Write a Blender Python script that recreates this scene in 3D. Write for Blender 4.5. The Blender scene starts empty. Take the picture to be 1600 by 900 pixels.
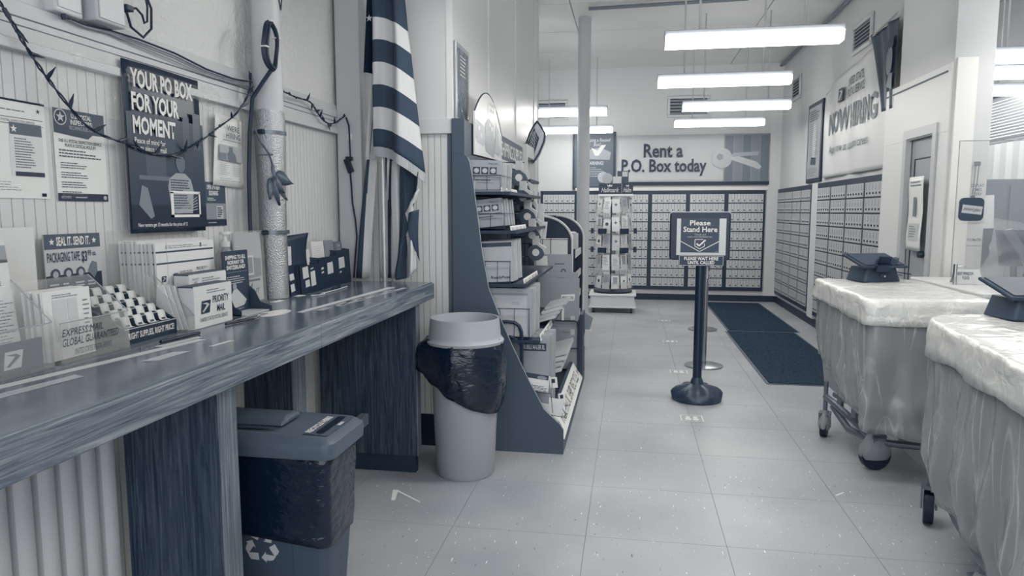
import bpy, bmesh, math, random
from mathutils import Vector, Matrix, noise
random.seed(7)
S = bpy.context.scene
COL = S.collection

# ------------------------------------------------------------------ camera
cam_d = bpy.data.cameras.new('camera')
cam_d.sensor_width = 36.0
cam_d.lens = 36.0 * 1100 / 1600
cam_d.clip_start = 0.05
cam = bpy.data.objects.new('camera', cam_d)
COL.objects.link(cam)
cam.location = (0, 0, 1.45)
cam.rotation_euler = (math.radians(90 - 6.23), 0, math.radians(9.5))
S.camera = cam
# ------------------------------------------------------------------ world, exposure
W = bpy.data.worlds.new('world')
S.world = W
W.use_nodes = True
W.node_tree.nodes['Background'].inputs[0].default_value = (0.90, 0.93, 0.97, 1)
W.node_tree.nodes['Background'].inputs[1].default_value = .85
S.view_settings.view_transform = 'Standard'
S.view_settings.look = 'None'
S.view_settings.gamma = 1.0
S.view_settings.use_curve_mapping = False
S.view_settings.exposure = 1.55
TUBE_POWER = 8.0           # emission of the fluorescent diffusers

# ------------------------------------------------------------------ colours: the photograph's blue-grey toning
STOPS = [(0, (6, 21, 40)), (.12, (24, 41, 62)), (.3, (62, 75, 91)), (.5, (121, 129, 138)),
         (.65, (161, 165, 169)), (.8, (199, 200, 201)), (.92, (226, 226, 222)), (1, (246, 244, 236))]
def lin(c):
    c = c / 255.0
    return c / 12.92 if c <= .04045 else ((c + .055) / 1.055) ** 2.4
def T(t):
    t = min(1, max(0, t))
    for (a, ca), (b, cb) in zip(STOPS, STOPS[1:]):
        if t <= b:
            k = (t - a) / (b - a)
            return tuple(lin(ca[i] + (cb[i] - ca[i]) * k) for i in range(3)) + (1,)
    return tuple(lin(x) for x in STOPS[-1][1]) + (1,)

_mats = {}
def M(t, rough=.5, spec=.4, metal=0, bump=None, vary=None, name=None, coat=0):
    """plain procedural material of tone t; bump=(scale,strength,(sx,sy,sz)); vary=(scale,amount)"""
    key = (t, rough, spec, metal, bump, vary, coat)
    if key in _mats:
        return _mats[key]
    m = bpy.data.materials.new(name or 'tone_%02d' % int(t * 100))
    m.use_nodes = True
    n, l = m.node_tree.nodes, m.node_tree.links
    b = n['Principled BSDF']
    b.inputs['Base Color'].default_value = T(t)
    b.inputs['Roughness'].default_value = rough
    b.inputs['Specular IOR Level'].default_value = spec
    b.inputs['Metallic'].default_value = metal
    b.inputs['Coat Weight'].default_value = coat
    if vary or bump:
        tc = n.new('ShaderNodeTexCoord')
    if vary:
        nz = n.new('ShaderNodeTexNoise'); nz.inputs['Scale'].default_value = vary[0]; nz.inputs['Detail'].default_value = 5
        rp = n.new('ShaderNodeValToRGB')
        rp.color_ramp.elements[0].position = .3; rp.color_ramp.elements[1].position = .7
        rp.color_ramp.elements[0].color = T(t - vary[1]); rp.color_ramp.elements[1].color = T(t + vary[1])
        mp = n.new('ShaderNodeMapping')
        if len(vary) > 2: mp.inputs['Scale'].default_value = vary[2]
        l.new(tc.outputs['Object'], mp.inputs[0]); l.new(mp.outputs[0], nz.inputs['Vector'])
        l.new(nz.outputs['Fac'], rp.inputs[0]); l.new(rp.outputs[0], b.inputs['Base Color'])
    if bump:
        nz = n.new('ShaderNodeTexNoise'); nz.inputs['Scale'].default_value = bump[0]; nz.inputs['Detail'].default_value = 4
        mp = n.new('ShaderNodeMapping')
        if len(bump) > 2: mp.inputs['Scale'].default_value = bump[2]
        l.new(tc.outputs['Object'], mp.inputs[0]); l.new(mp.outputs[0], nz.inputs['Vector'])
        bp = n.new('ShaderNodeBump'); bp.inputs['Strength'].default_value = bump[1]; bp.inputs['Distance'].default_value = .01
        l.new(nz.outputs['Fac'], bp.inputs['Height']); l.new(bp.outputs[0], b.inputs['Normal'])
    _mats[key] = m
    return m

def wood(name, scale, t0, t1, rough=.45):
    m = bpy.data.materials.new(name); m.use_nodes = True
    n, l = m.node_tree.nodes, m.node_tree.links
    b = n['Principled BSDF']; b.inputs['Roughness'].default_value = rough; b.inputs['Specular IOR Level'].default_value = .35
    tc = n.new('ShaderNodeTexCoord'); mp = n.new('ShaderNodeMapping'); mp.inputs['Scale'].default_value = scale
    n1 = n.new('ShaderNodeTexNoise'); n1.inputs['Scale'].default_value = 1; n1.inputs['Detail'].default_value = 10; n1.inputs['Roughness'].default_value = .68; n1.inputs['Distortion'].default_value = 1.6
    rp = n.new('ShaderNodeValToRGB')
    e = rp.color_ramp.elements
    e[0].position, e[1].position = .36, .66
    e[0].color, e[1].color = T(t0), T(t1)
    x = e.new(.5); x.color = T((t0 + t1) / 2)
    l.new(tc.outputs['Object'], mp.inputs[0]); l.new(mp.outputs[0], n1.inputs['Vector'])
    l.new(n1.outputs['Fac'], rp.inputs[0]); l.new(rp.outputs[0], b.inputs['Base Color'])
    bp = n.new('ShaderNodeBump'); bp.inputs['Strength'].default_value = .12; bp.inputs['Distance'].default_value = .003
    l.new(n1.outputs['Fac'], bp.inputs['Height']); l.new(bp.outputs[0], b.inputs['Normal'])
    return m

def clear(name, alpha, t=.9, rough=.08, bump=None):
    """clear plastic: partly see-through, glossy"""
    m = bpy.data.materials.new(name); m.use_nodes = True
    n, l = m.node_tree.nodes, m.node_tree.links
    b = n['Principled BSDF']; b.inputs['Base Color'].default_value = T(t); b.inputs['Roughness'].default_value = rough
    b.inputs['Specular IOR Level'].default_value = .8
    b.inputs['Alpha'].default_value = alpha
    if bump:
        tc = n.new('ShaderNodeTexCoord')
        nz = n.new('ShaderNodeTexNoise'); nz.inputs['Scale'].default_value = bump[0]; nz.inputs['Detail'].default_value = 5
        nz.inputs['Distortion'].default_value = 1.0
        bp = n.new('ShaderNodeBump'); bp.inputs['Strength'].default_value = bump[1]; bp.inputs['Distance'].default_value = .02
        mp = n.new('ShaderNodeMapping')
        if len(bump) > 2: mp.inputs['Scale'].default_value = bump[2]
        l.new(tc.outputs['Object'], mp.inputs[0]); l.new(mp.outputs[0], nz.inputs['Vector'])
        l.new(nz.outputs['Fac'], bp.inputs['Height']); l.new(bp.outputs[0], b.inputs['Normal'])
    return m

def plastic(name, alpha, t, scale, glint=.12, rough=.16, stretch=(1, 1, .4)):
    """thin poly sheet: partly see-through, crumpled, with highlight streaks along its folds painted into the colour"""
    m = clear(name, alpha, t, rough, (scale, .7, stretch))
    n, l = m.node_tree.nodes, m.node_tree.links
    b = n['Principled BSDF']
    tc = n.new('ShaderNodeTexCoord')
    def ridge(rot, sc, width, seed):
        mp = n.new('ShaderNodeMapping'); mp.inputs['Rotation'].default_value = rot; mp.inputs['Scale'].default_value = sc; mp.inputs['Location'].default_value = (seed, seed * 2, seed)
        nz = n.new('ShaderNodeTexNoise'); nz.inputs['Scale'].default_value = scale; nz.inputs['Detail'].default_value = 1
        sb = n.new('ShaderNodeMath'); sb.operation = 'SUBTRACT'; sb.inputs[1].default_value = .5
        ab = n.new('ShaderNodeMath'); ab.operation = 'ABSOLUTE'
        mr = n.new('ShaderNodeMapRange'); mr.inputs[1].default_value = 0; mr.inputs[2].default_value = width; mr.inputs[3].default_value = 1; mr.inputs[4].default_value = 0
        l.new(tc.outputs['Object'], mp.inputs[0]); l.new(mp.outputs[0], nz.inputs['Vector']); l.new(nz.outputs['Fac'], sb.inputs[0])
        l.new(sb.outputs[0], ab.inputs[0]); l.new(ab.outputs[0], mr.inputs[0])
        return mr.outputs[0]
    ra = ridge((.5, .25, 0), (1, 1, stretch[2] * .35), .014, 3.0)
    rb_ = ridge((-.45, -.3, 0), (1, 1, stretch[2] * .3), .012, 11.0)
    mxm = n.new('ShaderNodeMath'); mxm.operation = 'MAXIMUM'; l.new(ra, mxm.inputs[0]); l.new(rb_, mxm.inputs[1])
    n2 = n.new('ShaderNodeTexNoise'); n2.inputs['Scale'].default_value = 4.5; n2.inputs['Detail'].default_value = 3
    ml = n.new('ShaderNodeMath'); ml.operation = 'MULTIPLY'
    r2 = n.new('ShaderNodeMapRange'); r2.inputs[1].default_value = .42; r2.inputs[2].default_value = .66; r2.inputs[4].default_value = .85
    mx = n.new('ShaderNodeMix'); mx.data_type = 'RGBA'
    mx.inputs['A'].default_value = T(t); mx.inputs['B'].default_value = T(min(1, t + glint * 3))  # pale highlight streaks along the folds, mixed into the base colour
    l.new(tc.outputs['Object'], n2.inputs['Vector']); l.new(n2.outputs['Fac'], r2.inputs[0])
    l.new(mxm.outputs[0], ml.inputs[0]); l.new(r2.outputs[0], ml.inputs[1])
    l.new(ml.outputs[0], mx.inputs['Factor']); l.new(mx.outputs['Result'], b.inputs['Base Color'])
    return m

def emit(name, rgb, s):
    m = bpy.data.materials.new(name); m.use_nodes = True
    n, l = m.node_tree.nodes, m.node_tree.links
    n.remove(n['Principled BSDF'])
    e = n.new('ShaderNodeEmission'); e.inputs[0].default_value = rgb + (1,); e.inputs[1].default_value = s
    l.new(e.outputs[0], n['Material Output'].inputs[0])
    return m

# ------------------------------------------------------------------ geometry helpers
MAT = {}
def link(o, Mx=None, parent=None):
    Mx = Mx or Matrix.Identity(4)
    COL.objects.link(o)
    if parent is not None:
        o.parent = parent
        o.matrix_parent_inverse = MAT[parent.name].inverted()
    o.matrix_basis = Mx
    MAT[o.name] = Mx.copy()
    return o
def tag(o, label, cat, group=None):
    o['label'] = label; o['category'] = cat
    if group: o['group'] = group
    return o
def struct(o, label=None):
    o['kind'] = 'structure'
    if label: o['label'] = label
    return o
def thing(name, label, cat, loc=(0, 0, 0), rotz=0, group=None):
    o = bpy.data.objects.new(name, None)
    o.empty_display_size = .05
    link(o, Matrix.Translation(loc) @ Matrix.Rotation(rotz, 4, 'Z'))
    return tag(o, label, cat, group)
def frame(origin, right, up):
    r = Vector(right).normalized(); u = Vector(up).normalized(); nrm = r.cross(u)
    m = Matrix((r, u, nrm)).transposed().to_4x4()
    m.translation = Vector(origin)
    return m
def copy_tree(o, Mx, label=None, group=None, parent=None):
    old = MAT[o.name]
    c = o.copy(); link(c, Mx, parent)
    if label: c['label'] = label
    if group: c['group'] = group
    for ch in KIDS.get(o.name, []):
        copy_tree(ch, Mx @ old.inverted() @ MAT[ch.name], None, None, c)
    if parent is not None: KIDS.setdefault(parent.name, []).append(c)
    return c
KIDS = {}

class B:
    def __init__(s): s.v = []; s.f = []; s.m = []
    def add(s, vs, fs, mi=0):
        k = len(s.v); s.v += [tuple(p) for p in vs]
        for f in fs: s.f.append([i + k for i in f]); s.m.append(mi)
        return s
    def box(s, x0, x1, y0, y1, z0, z1, mi=0):
        v = [(x0, y0, z0), (x1, y0, z0), (x1, y1, z0), (x0, y1, z0), (x0, y0, z1), (x1, y0, z1), (x1, y1, z1), (x0, y1, z1)]
        return s.add(v, [(0, 3, 2, 1), (4, 5, 6, 7), (0, 1, 5, 4), (1, 2, 6, 5), (2, 3, 7, 6), (3, 0, 4, 7)], mi)
    def obox(s, Mx, x0, x1, y0, y1, z0, z1, mi=0):
        k = len(s.v); s.box(x0, x1, y0, y1, z0, z1, mi)
        s.v[k:] = [tuple(Mx @ Vector(p)) for p in s.v[k:]]
        return s
    def cyl(s, p0, p1, r0, r1=None, n=12, mi=0, caps=True):
        r1 = r0 if r1 is None else r1
        p0, p1 = Vector(p0), Vector(p1); d = (p1 - p0).normalized()
        a = d.orthogonal().normalized(); b = d.cross(a)
        vs = []
        for p, r in ((p0, r0), (p1, r1)):
            for i in range(n):
                t = 2 * math.pi * i / n
                vs.append(p + a * math.cos(t) * r + b * math.sin(t) * r)
        fs = [(i, (i + 1) % n, n + (i + 1) % n, n + i) for i in range(n)]
        if caps: fs += [tuple(range(n))[::-1], tuple(range(n, 2 * n))]
        return s.add(vs, fs, mi)
    def tube(s, pts, r, n=6, mi=0):
        pts = [Vector(p) for p in pts]
        a = None; vs = []; fs = []
        for i, p in enumerate(pts):
            d = (pts[min(i + 1, len(pts) - 1)] - pts[max(i - 1, 0)]).normalized()
            if a is None: a = d.orthogonal().normalized()
            a = (a - d * a.dot(d))
            a = a.normalized() if a.length > 1e-6 else d.orthogonal().normalized()
            b = d.cross(a)
            for j in range(n):
                t = 2 * math.pi * j / n
                vs.append(p + a * math.cos(t) * r + b * math.sin(t) * r)
        for i in range(len(pts) - 1):
            for j in range(n):
                fs.append((i * n + j, i * n + (j + 1) % n, (i + 1) * n + (j + 1) % n, (i + 1) * n + j))
        fs += [tuple(range(n))[::-1], tuple(range((len(pts) - 1) * n, len(pts) * n))]
        return s.add(vs, fs, mi)
    def lathe(s, prof, c=(0, 0, 0), n=24, mi=0, wob=None):
        vs = []; fs = []
        for k, (r, z) in enumerate(prof):
            for i in range(n):
                t = 2 * math.pi * i / n
                rr, zz = (r, z) if wob is None else wob(r, z, t, k)
                vs.append((c[0] + rr * math.cos(t), c[1] + rr * math.sin(t), c[2] + zz))
        for k in range(len(prof) - 1):
            for i in range(n):
                fs.append((k * n + i, k * n + (i + 1) % n, (k + 1) * n + (i + 1) % n, (k + 1) * n + i))
        if prof[0][0] > 1e-4 and wob is None: fs.append(tuple(range(n))[::-1])
        if prof[-1][0] > 1e-4 and wob is None: fs.append(tuple(range((len(prof) - 1) * n, len(prof) * n)))
        return s.add(vs, fs, mi)
    def prism(s, pts, axis, a0, a1, mi=0):
        def P(p, a):
            return (a, p[0], p[1]) if axis == 'x' else (p[0], a, p[1]) if axis == 'y' else (p[0], p[1], a)
        n = len(pts)
        vs = [P(p, a0) for p in pts] + [P(p, a1) for p in pts]
        fs = [tuple(range(n))[::-1], tuple(range(n, 2 * n))] + [(i, (i + 1) % n, n + (i + 1) % n, n + i) for i in range(n)]
        return s.add(vs, fs, mi)
    def grid(s, fn, nu, nv, mi=None):
        vs = [fn(i / nu, j / nv) for j in range(nv + 1) for i in range(nu + 1)]
        k = len(s.v); s.v += [tuple(p) for p in vs]
        for j in range(nv):
            for i in range(nu):
                q = k + j * (nu + 1) + i
                s.f.append([q, q + 1, q + nu + 2, q + nu + 1])
                s.m.append(mi((i + .5) / nu, (j + .5) / nv) if mi else 0)
        return s
    def mesh(s, name, mats, smooth=False):
        me = bpy.data.meshes.new(name)
        me.from_pydata(s.v, [], s.f)
        mats = mats if isinstance(mats, (list, tuple)) else [mats]
        for m in mats: me.materials.append(m)
        me.polygons.foreach_set('material_index', s.m)
        bm = bmesh.new(); bm.from_mesh(me)
        bmesh.ops.recalc_face_normals(bm, faces=bm.faces)
        bm.to_mesh(me); bm.free()
        if smooth:
            me.polygons.foreach_set('use_smooth', [True] * len(me.polygons))
            if smooth != 'all':
                try: me.set_sharp_from_angle(angle=math.radians(40))
                except Exception: pass
        me.update()
        return me
    def build(s, name, mats, parent=None, Mx=None, smooth=False, bevel=0, solid=0):
        """vertices are in the frame Mx (default: world)"""
        o = bpy.data.objects.new(name, s.mesh(name, mats, smooth))
        link(o, Mx, parent)
        if parent is not None: KIDS.setdefault(parent.name, []).append(o)
        if solid:
            md = o.modifiers.new('solid', 'SOLIDIFY'); md.thickness = solid; md.offset = 0
        if bevel:
            md = o.modifiers.new('bevel', 'BEVEL'); md.width = bevel; md.segments = 2; md.limit_method = 'ANGLE'
        return o

def sheet(name, w, h, mat, Mx, parent=None, t=.002, curl=None, n=(1, 1)):
    """flat board or paper, lower left corner at the frame's origin, face at local z=0"""
    b = B()
    if curl is None:
        b.box(0, w, 0, h, -t, 0)
        return b.build(name, mat, parent, Mx)
    b.grid(lambda u, v: (u * w, v * h, curl(u, v)), n[0], n[1])
    return b.build(name, mat, parent, Mx, smooth='all', solid=.0008)

def text(parent, s, x0, y0, x1, y1, mat, bold=0, off=.0012, shear=0, name='lettering', local=None, fn=None):
    """lettering fitted into the rectangle of the parent's own frame"""
    cu = bpy.data.curves.new(name, 'FONT')
    cu.body = s; cu.size = 1; cu.resolution_u = 2; cu.align_x = 'CENTER'; cu.offset = bold; cu.shear = shear; cu.space_line = .92
    tmp = bpy.data.objects.new('tmp', cu)
    me = bpy.data.meshes.new_from_object(tmp)
    bpy.data.objects.remove(tmp); bpy.data.curves.remove(cu)
    xs = [v.co.x for v in me.vertices]; ys = [v.co.y for v in me.vertices]
    ax, bx, ay, by = min(xs), max(xs), min(ys), max(ys)
    for v in me.vertices:
        v.co = (x0 + (v.co.x - ax) / (bx - ax) * (x1 - x0), y0 + (v.co.y - ay) / (by - ay) * (y1 - y0), off)
    if fn:
        for v in me.vertices: v.co = fn(v.co.x, v.co.y, off)
    me.materials.clear(); me.materials.append(mat)
    o = bpy.data.objects.new(name, me)
    link(o, local or MAT[parent.name], parent)
    KIDS.setdefault(parent.name, []).append(o)
    return o
def lines(parent, x0, y0, x1, y1, n, mat, fill=.45, off=.0011, seed=0, name='fine_print'):
    """rows of print too fine to read"""
    r = random.Random(seed); b = B(); dy = (y1 - y0) / n
    for i in range(n):
        y = y1 - dy * (i + .5); x = x0; xe = x0 + (x1 - x0) * (r.uniform(.75, 1) if i % 4 else r.uniform(.5, .9))
        while x < xe:
            w = min((x1 - x0) * r.uniform(.04, .12), xe - x)
            b.add([(x, y - dy * fill / 2, off), (x + w, y - dy * fill / 2, off), (x + w, y + dy * fill / 2, off), (x, y + dy * fill / 2, off)], [(0, 1, 2, 3)])
            x += w + (x1 - x0) * .015
    return b.build(name, mat, parent, MAT[parent.name])
def patch(parent, name, pts, mat, off=.0008):
    """a flat printed shape in the parent's own frame"""
    b = B(); b.add([(x, y, off) for x, y in pts], [tuple(range(len(pts)))])
    return b.build(name, mat, parent, MAT[parent.name])
def rect(x0, y0, x1, y1): return [(x0, y0), (x1, y0), (x1, y1), (x0, y1)]
def disc(cx, cy, r, n=20, ry=None): return [(cx + r * math.cos(2 * math.pi * i / n), cy + (ry or r) * math.sin(2 * math.pi * i / n)) for i in range(n)]
def star(cx, cy, r, n=5, a0=math.pi / 2, k=.4): return [(cx + (r if i % 2 == 0 else r * k) * math.cos(a0 + math.pi * i / n), cy + (r if i % 2 == 0 else r * k) * math.sin(a0 + math.pi * i / n)) for i in range(2 * n)]

ORD = ('first', 'second', 'third', 'fourth', 'fifth', 'sixth', 'seventh', 'eighth', 'ninth', 'tenth', 'eleventh', 'twelfth')
# wall frames: (right, up) seen by somebody facing that wall
L_R, L_U = (0, 1, 0), (0, 0, 1)      # left wall, faces +x
F_R, F_U = (1, 0, 0), (0, 0, 1)      # far wall, faces -y
R_R, R_U = (0, -1, 0), (0, 0, 1)     # right wall, faces -x

# common materials
WHITE = M(.84, .55); PAPER = M(.90, .6, .2); INK = M(.10, .6, .2); GREY = M(.5, .55); DARK = M(.16, .5)
NAVY = M(.12, .45); MID = M(.36, .5); BLACK = M(.03, .4); CHROME = M(.75, .2, .5, 1.0); PALE = M(.74, .55)
WALLW = M(.80, .65, .25, 0, (18, .05), None, 'wall_paint')
ACRYL = clear('clear_acrylic', .16, .85)
XL, YJ, XC, YCE = -1.75, 4.12, -1.05, 8.04      # left wall, jog, panelled wall, its end
XR, YF, ZC = 2.31, 11.75, 3.75                  # right wall, far wall, ceiling
# ================================================================== the setting
def floor_mat():
    m = bpy.data.materials.new('speckled_vinyl'); m.use_nodes = True
    n, l = m.node_tree.nodes, m.node_tree.links
    b = n['Principled BSDF']; b.inputs['Roughness'].default_value = .36; b.inputs['Specular IOR Level'].default_value = .45
    g = n.new('ShaderNodeNewGeometry')
    big = n.new('ShaderNodeTexNoise'); big.inputs['Scale'].default_value = 1.3; big.inputs['Detail'].default_value = 6
    rp = n.new('ShaderNodeValToRGB'); rp.color_ramp.elements[0].color = T(.60); rp.color_ramp.elements[1].color = T(.68)
    rp.color_ramp.elements[0].position = .35; rp.color_ramp.elements[1].position = .65
    l.new(g.outputs['Position'], big.inputs['Vector']); l.new(big.outputs['Fac'], rp.inputs[0])
    last = rp.outputs[0]
    for sc, off, thr, tone in (((95, 20, 1), 0, .745, .93), ((80, 22, 1), 37, .755, .42)):
        mp = n.new('ShaderNodeMapping'); mp.inputs['Scale'].default_value = sc; mp.inputs['Location'].default_value = (off, off, 0)
        nz = n.new('ShaderNodeTexNoise'); nz.inputs['Scale'].default_value = 1; nz.inputs['Detail'].default_value = 1
        st = n.new('ShaderNodeMath'); st.operation = 'GREATER_THAN'; st.inputs[1].default_value = thr
        mx = n.new('ShaderNodeMix'); mx.data_type = 'RGBA'
        l.new(g.outputs['Position'], mp.inputs[0]); l.new(mp.outputs[0], nz.inputs['Vector']); l.new(nz.outputs['Fac'], st.inputs[0])
        l.new(st.outputs[0], mx.inputs['Factor']); l.new(last, mx.inputs['A']); mx.inputs['B'].default_value = T(tone)
        last = mx.outputs['Result']
    l.new(last, b.inputs['Base Color'])
    return m
FLOORM = floor_mat()
floor = struct(B().box(-2.9, 4.0, -2.6, YF, -.06, -.003).build('floor', M(.40, .6)), 'grey speckled vinyl tile floor of the lobby')
TX, TY = .612, .5863
tile_me = B().box(0, TX - .002, 0, TY - .002, -.003, 0).mesh('tile', FLOORM)
for i in range(-5, 6):
    for j in range(-3, 15):
        x, y = .44 + TX * i, 3.035 + TY * j
        if x + TX < (XL if y < YCE else -2.9) or x > 4.0: continue
        if x + TX > 4.0 or y + TY > YF + .4: continue
        o = bpy.data.objects.new('tile', tile_me); link(o, Matrix.Translation((x, y, 0)), floor)

STUCCO = M(.87, .7, .2, 0, (55, 1.0), None, 'stucco')
BEAD = M(.82, .5, .35, 0, None, (1.2, .03, (1, 1, .3)), 'beadboard_paint')
BEADJ = M(.78, .5, .35, 0, None, (1.2, .03, (1, 1, .31)), 'beadboard_paint')
GROOVE = M(.42, .7)
TRIMM = M(.78, .45, .35, 0, (9, .05, (1, .1, 1)), None, 'trim_paint')
wl = struct(B().box(XL - .12, XL, -2.6, YJ + .1, 2.02, ZC).build('wall_left', STUCCO), 'textured pale stucco wall above the beadboard')
B().box(XL - .12, XL - .004, -2.6, YJ + .1, 0, 2.02).build('backing', GROOVE, wl)
PW = .0395
pl_me = B().prism([(.0008, 0), (.0022, .006), (PW - .0022, .006), (PW - .0008, 0)], 'z', 0, 1.93).mesh('plank', BEAD)
def plank_at(M4, parent):
    o = bpy.data.objects.new('plank', pl_me); link(o, M4, parent)
y = 1.45
while y + PW < YJ:
    plank_at(frame((XL - .004, y, 0), (0, 1, 0), (1, 0, 0)) @ Matrix.Diagonal((1, 1, -1, 1)), wl)
    y += PW
t1 = struct(B().box(XL, XL + .022, -2.6, YJ, 1.935, 2.045).box(XL, XL + .032, -2.6, YJ, 1.905, 1.935).box(XL, XL + .014, -2.6, YJ, 2.045, 2.075).build('trim_1', TRIMM, bevel=.003),
            'painted trim board running along the top of the beadboard')
B().box(XL + .018, XL + .0235, -2.6, YJ, 1.998, 2.002).box(XL + .018, XL + .0235, -2.6, YJ, 1.975, 1.978).build('joint', GROOVE, t1)
# return wall (faces the camera)
wj = struct(B().box(XL - .1, XC - .004, YJ, YJ + .12, 1.99, ZC).build('wall_return', M(.78, .6, .25, 0, (6, .06))), 'short return wall behind the flag')
B().box(XL - .1, XC - .004, YJ + .004, YJ + .12, 0, 1.99).build('backing', GROOVE, wj)
x = XL
while x + PW * 1.05 < XC + .01:
    plank_at(frame((x, YJ + .004, 0), (1, 0, 0), (0, -1, 0)) @ Matrix.Diagonal((1, 1, -1, 1)), wj)
    x += PW
t2 = struct(B().box(XL + .02, XC + .006, YJ - .022, YJ, 1.905, 1.995).build('trim_2', TRIMM, bevel=.003), 'painted trim board on the short return wall')
struct(B().box(XL + .02, XL + .17, YJ - .09, YJ - .006, 0, ZC).build('trim_3', M(.73, .55), bevel=.006), 'white vertical corner casing behind the flag')
struct(B().box(XL + .19, XC, YJ - .012, YJ - .005, 0, .20).build('baseboard_return', M(.08, .5)), 'dark baseboard at the foot of the return wall')
# panelled wall (4 ft sheets with seam strips)
FRP = M(.80, .36, .5, 0, (3, .04, (1, 1, .2)), None, 'glossy_wall_panel')
wc = struct(B().box(XL, XC - .006, YJ + .05, YCE, 0, ZC).build('wall_panelled', M(.6, .6)), 'glossy white panelled wall behind the shipping supplies')
for k, (a, b_) in enumerate(((YJ, 5.22), (5.22, 6.45), (6.45, 7.66), (7.66, YCE))):
    B().box(XC - .006, XC, a + .012, b_ - .012, 0, ZC - .02).build('panel', FRP, wc)
    B().cyl((XC - .002, b_ if k < 3 else b_ - .01, 0), (XC - .002, b_ if k < 3 else b_ - .01, ZC - .02), .013, n=8).build('seam_strip', M(.78, .3), wc, smooth=True)
B().box(XC - .03, XC + .008, YJ - .003, YJ + .016, 1.99, ZC - .02).build('corner_strip', M(.84, .35), wc)
# far wall
FARP = M(.77, .6, .25, 0, (10, .04), None, 'far_wall_paint')
wf = struct(B().box(-2.9, XR + .1, YF, YF + .12, 0, ZC).build('wall_far', FARP), 'pale far wall above the post office boxes')
wleft2 = struct(B().box(-2.95, -2.85, YCE - .1, YF, 0, ZC).build('wall_side', FARP), 'side wall in the alcove past the panelled wall')
wr = struct(B().box(XR, XR + .12, 6.6, YF, 0, ZC).build('wall_right', M(.78, .6, .25, 0, (10, .04))), 'pale right wall above the post office boxes')
struct(B().box(-2.85, XR, YF - .015, YF, 0, .10).build('baseboard_far', M(.12, .5)), 'dark baseboard under the far boxes')
struct(B().box(XR - .015, XR, 6.7, YF - .015, 0, .10).build('baseboard_right', M(.12, .5)), 'dark baseboard under the right hand boxes')
struct(B().box(XR - .03, XR, 9.30, 9.58, .1, 1.80).build('trim_4', M(.80, .5)), 'white post between the two right hand banks of boxes')
struct(B().box(XR - .02, XR, YF - .06, YF, .1, 1.80).box(2.12, XR, YF - .02, YF, .1, ZC).build('trim_5', M(.78, .5)), 'white corner post beside the far boxes')
struct(B().box(-.9, 2.13, YF - .05, YF, 1.782, 1.83).build('trim_6', M(.82, .5)), 'white ledge above the far boxes')
# ceiling
ce = struct(B().box(-2.9, 4.0, -2.6, YF, ZC, ZC + .1).build('ceiling', M(.56, .7)), 'pale panelled ceiling')
for xa in (-2.9, -.7, 1.5):
    y = 2.0
    while y < YF:
        B().box(xa + .006, min(xa + 2.2, 4) - .006, y + .006, min(y + 1.22, YF) - .006, ZC - .012, ZC).build('panel', M(.84, .6, .2, 0, (2.5, .25, (.3, 2, 1)), None, 'ceiling_panel'), ce)
        y += 1.22
B().cyl((XR - .05, 5, ZC - .06), (XR - .05, YF, ZC - .06), .022, n=8).build('conduit', M(.45, .5), ce)
B().cyl((-.5, 8.2, ZC - .05), (1.2, 8.1, ZC - .05), .02, n=8).build('conduit', M(.45, .5), ce)
# right: boxed-in door and pillar
XP = 2.24
PILM = M(.80, .6, .25, 0, (5, .05))
wp = struct(B().box(XP, 2.50, 5.56, 6.60, 2.12, ZC).box(XP, 2.50, 5.56, 5.70, 0, 2.12).box(XP, 2.5, 6.45, 6.60, 0, 2.12).box(XP + .16, 2.50, 5.70, 6.45, 0, 2.12).build('wall_pillar', PILM), 'grey pillar wall with a boxed in door')
struct(B().box(XP - .016, XP, 5.56, 6.86, 2.02, 2.50).box(XP - .016, XP, 5.56, 5.72, 0, 2.02).box(XP - .016, XP, 6.36, 6.86, 0, 2.02).build('trim_7', M(.84, .5), bevel=.003), 'white boarding around the door')
struct(B().box(XP - .021, XP - .015, 5.62, 6.86, 2.44, 2.452).build('trim_8', M(.30, .6)), 'dark groove under the top of the white boarding')
struct(B().box(XP + .01, 2.385, 5.535, 5.56, .0, 2.525).build('trim_9', M(.90, .45), bevel=.003), 'bright white plank screwed to the pillar face')
struct(B().box(XP - .03, XP + .015, 5.725, 5.79, 0, 2.029).box(XP - .03, XP + .015, 6.30, 6.365, 0, 2.029).box(XP - .03, XP + .015, 5.725, 6.365, 2.03, 2.10).build('trim_10', M(.72, .45)), 'pale door casing')
dr = struct(B().box(XP + .02, XP + .05, 5.79, 6.30, 0, 2.03).build('door_1', M(.60, .5)), 'grey door in the boxed in frame')
B().box(XP + .014, XP + .02, 5.79, 6.22, 1.86, 1.868).box(XP + .014, XP + .02, 6.21, 6.22, .3, 1.868).build('panel_edge', M(.16, .5), dr)
B().cyl((XP - .02, 5.85, 1.12), (XP + .02, 5.85, 1.12), .014, n=12).cyl((XP - .055, 5.85, 1.12), (XP - .02, 5.85, 1.12), .026, .03, n=16).build('handle', M(.30, .25, .5, .8), dr, smooth=True)
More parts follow.
